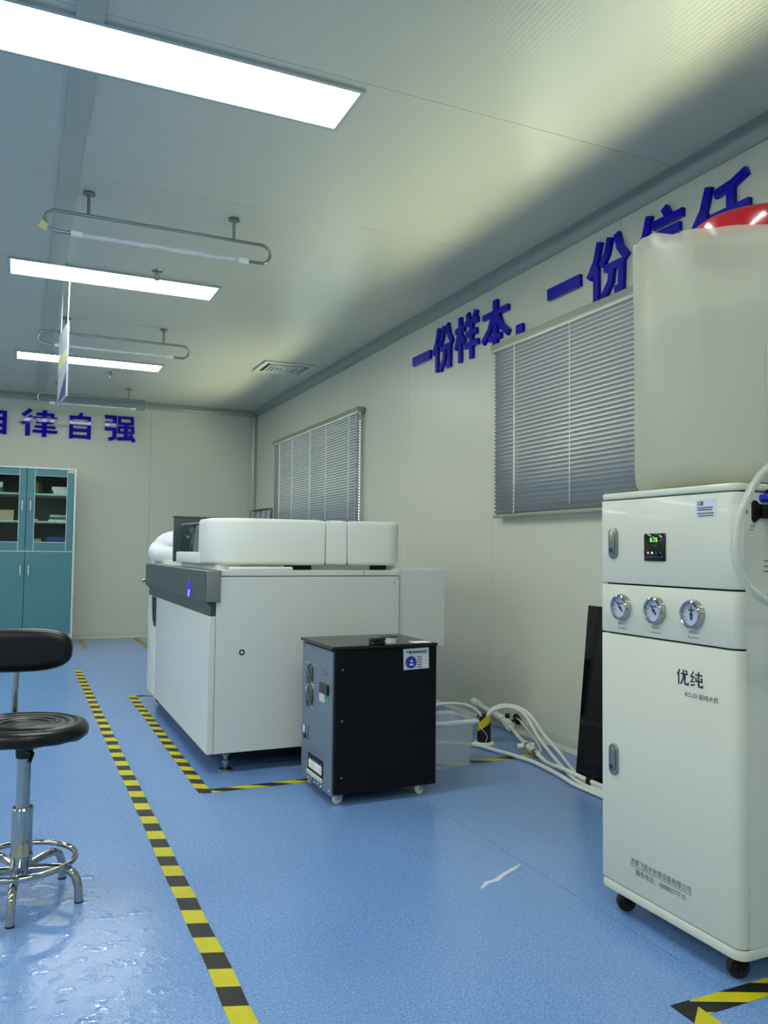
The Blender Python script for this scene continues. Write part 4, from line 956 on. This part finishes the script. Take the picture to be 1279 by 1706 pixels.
    MB().cyl((1.625, ys, 1.137), (1.625, ys-.03, 1.137), .0105, 14).cyl((1.625, ys-.03, 1.137), (1.625, ys-.036, 1.137), .0075, 12).build('inlet_fitting', M['blueplug'], t)
    MB().cyl((1.645, ys, 1.148), (1.645, ys-.028, 1.148), .012, 14).build('outlet_fitting', M['black'], t)
    MB().tube(bez([(1.628, 1.385, 1.10), (1.628, 1.36, 1.085), (1.622, 1.355, 1.04), (1.622, 1.355, .995), (1.632, 1.36, .955), (1.66, 1.36, .92), (1.70, 1.37, .80), (1.75, 1.38, .60), (1.80, 1.375, .2), (1.83, 1.36, .02)], 8), .0048, 10).build('power_cord', M['rubber'], t)
    MB().cyl((1.70, ys, .875), (1.70, ys-.05, .875), .014, 14).build('hose_inlet', M['plastic'], t)
    for x in (x0+.055, x1-.06):
        for y in (y0+.045, y1-.055): caster(t, x, y, .0605, M['rubber'], M['black'], .027, math.radians(160), .022)
purifier()
def loop_hose():
    s = .956; P = [(1.70, 1.36, .9), (1.64, 1.36, .885)]+[(1.592, 1.36, .893), (1.56, 1.36, .907), (1.524, 1.36, .935), (1.496, 1.36, .979), (1.491, 1.36, 1.027), (1.501, 1.36, 1.082), (1.527, 1.36, 1.131), (1.56, 1.36, 1.174), (1.597, 1.36, 1.205), (1.66, 1.36, 1.235), (1.74, 1.37, 1.25)]
    P = [(x*s, y*s, 1+(z-1)*s) for x, y, z in P]; P = [(1.705, 1.345, .872)]+P[1:]; c = bez(P, 10)
    t = thing('clear_hose', 'clear reinforced hose looping from the tank down to the purifier side', 'hose', (1.55, 1.30, .9))
    MB().tube(c, .0092, 12).build('outer_tube', M['clearhose'], t)
    MB().tube(c, .0042, 10).build('core_highlight', M['hose'], t)  # white core standing in for the highlight along the clear hose
    mb = MB()
    for k in range(3, len(c)-3, 2): 
        d = (c[k+1]-c[k-1]).normalized(); mb.cyl(c[k]-d*.0012, c[k]+d*.0012, .0096, 12)
    o = mb.build('reinforcing_rings', M['clearhose'], t); o['kind'] = 'stuff'
loop_hose()

# ---------------------------------------------------------------- milky water tank on the purifier
def water_tank():
    c = (1.905, 1.655, 1.1725); R = .335
    t = thing('water_tank', 'large milky white round water tank with red lid on top of the purifier', 'tank', c)
    def wob(r, h, a):                               # sagging, creased shoulder, higher on the far left side
        k = max(0, min(1, (h-.50)/.13)); dg = math.degrees(a); q = max(0, math.cos(a-math.radians(140)))
        T = [(0, 0), (60, .005), (100, .05), (124, .115), (136, .108), (148, .087), (160, .078), (170, .070), (178, .046), (190, .032), (208, .015), (226, 0), (361, 0)]
        for (a0, l0), (a1, l1) in zip(T, T[1:]):
            if a0 <= dg < a1: lift = l0+(l1-l0)*(dg-a0)/(a1-a0); break
        lift = k*(lift+.004*math.sin(19*a)*q)*min(1, (r/R)**2)
        return (r*(1+.008*k*math.sin(13*a+1)*q), h+lift)
    prof = [(0, .002), (.28, .002), (.318, .008), (.331, .03), (R, .07), (R, .2), (R, .35), (R, .5), (R+.001, .56), (R+.001, .61), (R, .64), (R-.004, .65), (R-.03, .660), (.24, .678), (.17, .70), (.16, .705), (.158, .73), (.15, .73), (.15, .70), (.22, .668), (.28, .652), (.312, .632), (R-.012, .60), (R-.012, .07), (.318, .036), (.28, .012), (0, .012)]
    MB().lathe(prof, c, seg=96, wob=wob).build('tank_shell', M['tank'], t, sharp=50)
    MB().lathe([(0, .014), (.278, .014), (.312, .038), (R-.016, .075), (R-.016, .462), (0, .462)], c, seg=64).build('water', M['water'], t)
    MB().lathe([(0, .772), (.10, .772), (.125, .778), (.158, .775), (.172, .765), (.176, .745), (.174, .70), (.168, .70), (.168, .74), (0, .74)], c, seg=56).build('lid', M['red'], t)
    th = math.atan2(1.409-1.655, 1.662-1.905); x, y = c[0]+(R+.008)*math.cos(th), c[1]+(R+.008)*math.sin(th)
    MB().cyl((x, y, 1.245), (x, y, 1.53), .004, 10).build('upright_tube', M['clearhose'], t)  # thin clear tube upright against the tank wall
    vx, vy = c[0]+R*math.cos(-2.05), c[1]+R*math.sin(-2.05)
    MB().cyl((vx+.01, vy+.02, 1.245), (1.68, 1.31, 1.24), .02, 16).build('outlet_valve', M['plastic'], t)
water_tank()

# ---------------------------------------------------------------- laboratory stool
def stool():
    c = (.031, 2.558); t = thing('lab_stool', 'black leatherette stool with backrest, chrome column and foot ring, at left edge', 'stool', (*c, 0))
    prof = [(0, .493), (.03, .491), (.058, .494)]
    for k in range(4):
        r = .062+.024*k; prof += [(r, .4945+.0025*k-.003), (r+.004, .4955+.0025*k), (r+.012, .498+.002*k), (r+.020, .4955+.002*k)]
    prof += [(.163, .497), (.170, .490), (.173, .478), (.170, .465), (.160, .458), (.1, .450), (0, .448)]
    def wob(r, h, a): return (r, h+(.003*math.sin(9*a)*math.sin(4*a+1) if h < .462 and r > .09 else 0)+.012*(r/.17)*math.cos(a-.2)*-.35)
    MB().lathe(prof, (*c, 0), seg=64, wob=wob).build('seat', M['leather'], t, sharp=60)
    MB().lathe([(0, .449), (.06, .449), (.055, .438), (.024, .43), (.022, .40), (0, .40)], (*c, 0), seg=28).build('seat_plate', M['rubber'], t)
    MB().box(c[0]-.012, c[0]+.012, c[1]+.02, c[1]+.19, .436, .446, .003, 1).build('back_bracket', M['rubber'], t)
    MB().tube(bez([(c[0]-.002, c[1]+.16, .441), (c[0]-.018, c[1]+.195, .452), (c[0]-.03, c[1]+.20, .50), (c[0]-.028, c[1]+.20, .62), (c[0]-.026, c[1]+.20, .70)], 6), .0095, 12).build('back_stem', M['chrome'], t)
    mx = Matrix.Translation((c[0]-.032, c[1]+.19, .683))@Matrix.Rotation(math.radians(-8), 4, 'Z')
    b = bmesh.new(); bmesh.ops.create_cube(b, size=1)
    w_, h_, d_ = .165, .066, .027; n = 48; m = MB(); vs = []; fs = []; prof2 = [(.0, 1.0), (.5, .97), (.85, .82), (1, .5), (1, -.5), (.85, -.82), (.5, -.97), (0, -1)]
    b.free()
    for sc, dd in [(.55, -1.0), (.85, -.96), (.95, -.75), (1.0, -.3), (1.0, .3), (.95, .75), (.85, .96), (.55, 1.0)]:
        for k in range(n):
            a = 2*PI*k/n; e = .62; x = w_*math.copysign(abs(math.cos(a))**e, math.cos(a)); z = h_*math.copysign(abs(math.sin(a))**(e+.1), math.sin(a))
            q = w_-h_; ins = 1-sc; x = x-math.copysign(min(abs(x), ins*h_*abs(math.cos(a))), x); z *= sc
            vs.append(mx@Vector((x, dd*d_+.10*x*x*3, z)))
    for r in range(7):
        for k in range(n): j = (k+1) % n; fs.append((r*n+k, r*n+j, (r+1)*n+j, (r+1)*n+k))
    fs += [tuple(range(n))[::-1], tuple(range(7*n, 8*n))]
    m.add(vs, fs).build('backrest', M['leather'], t, sharp=60)
    MB().lathe([(0, .40), (.0185, .40), (.0185, .25), (0, .25)], (*c, 0), seg=28).build('gas_rod', M['chrome'], t)
    MB().lathe([(0, .262), (.027, .262), (.03, .257), (.0285, .25), (.0285, .135), (.031, .13), (.031, .125), (.0285, .12), (.0285, .06), (0, .06)], (*c, 0), seg=32).build('column', M['chrome'], t)
    MB().tube([(c[0]-.012, c[1]-.02, .43), (c[0]+.02, c[1]-.07, .425), (c[0]+.012, c[1]-.09, .408)], .006, 8).build('lift_lever', M['rubber'], t)
    MB().tube([(c[0]+.145*math.cos(a), c[1]+.145*math.sin(a), .112) for a in [2*PI*k/56 for k in range(56)]], .0085, 12, True).build('foot_ring', M['chrome'], t)
    for a in (-98, -26, 46, 118, 190):
        a = math.radians(a); u = Vector((math.cos(a), math.sin(a), 0)); p = Vector((*c, 0))
        g = MB().tube([p+u*r+Vector((0, 0, z)) for r, z in ((.02, .088), (.08, .094), (.12, .094), (.138, .089), (.152, .078), (.161, .062), (.166, .045), (.169, .004))], .0118, 12).build('leg', M['chrome'], t)
        MB().cyl(p+u*.169, p+u*.169+Vector((0, 0, .005)), .0122, 14).build('foot_cap', M['rubber'], g)
stool()
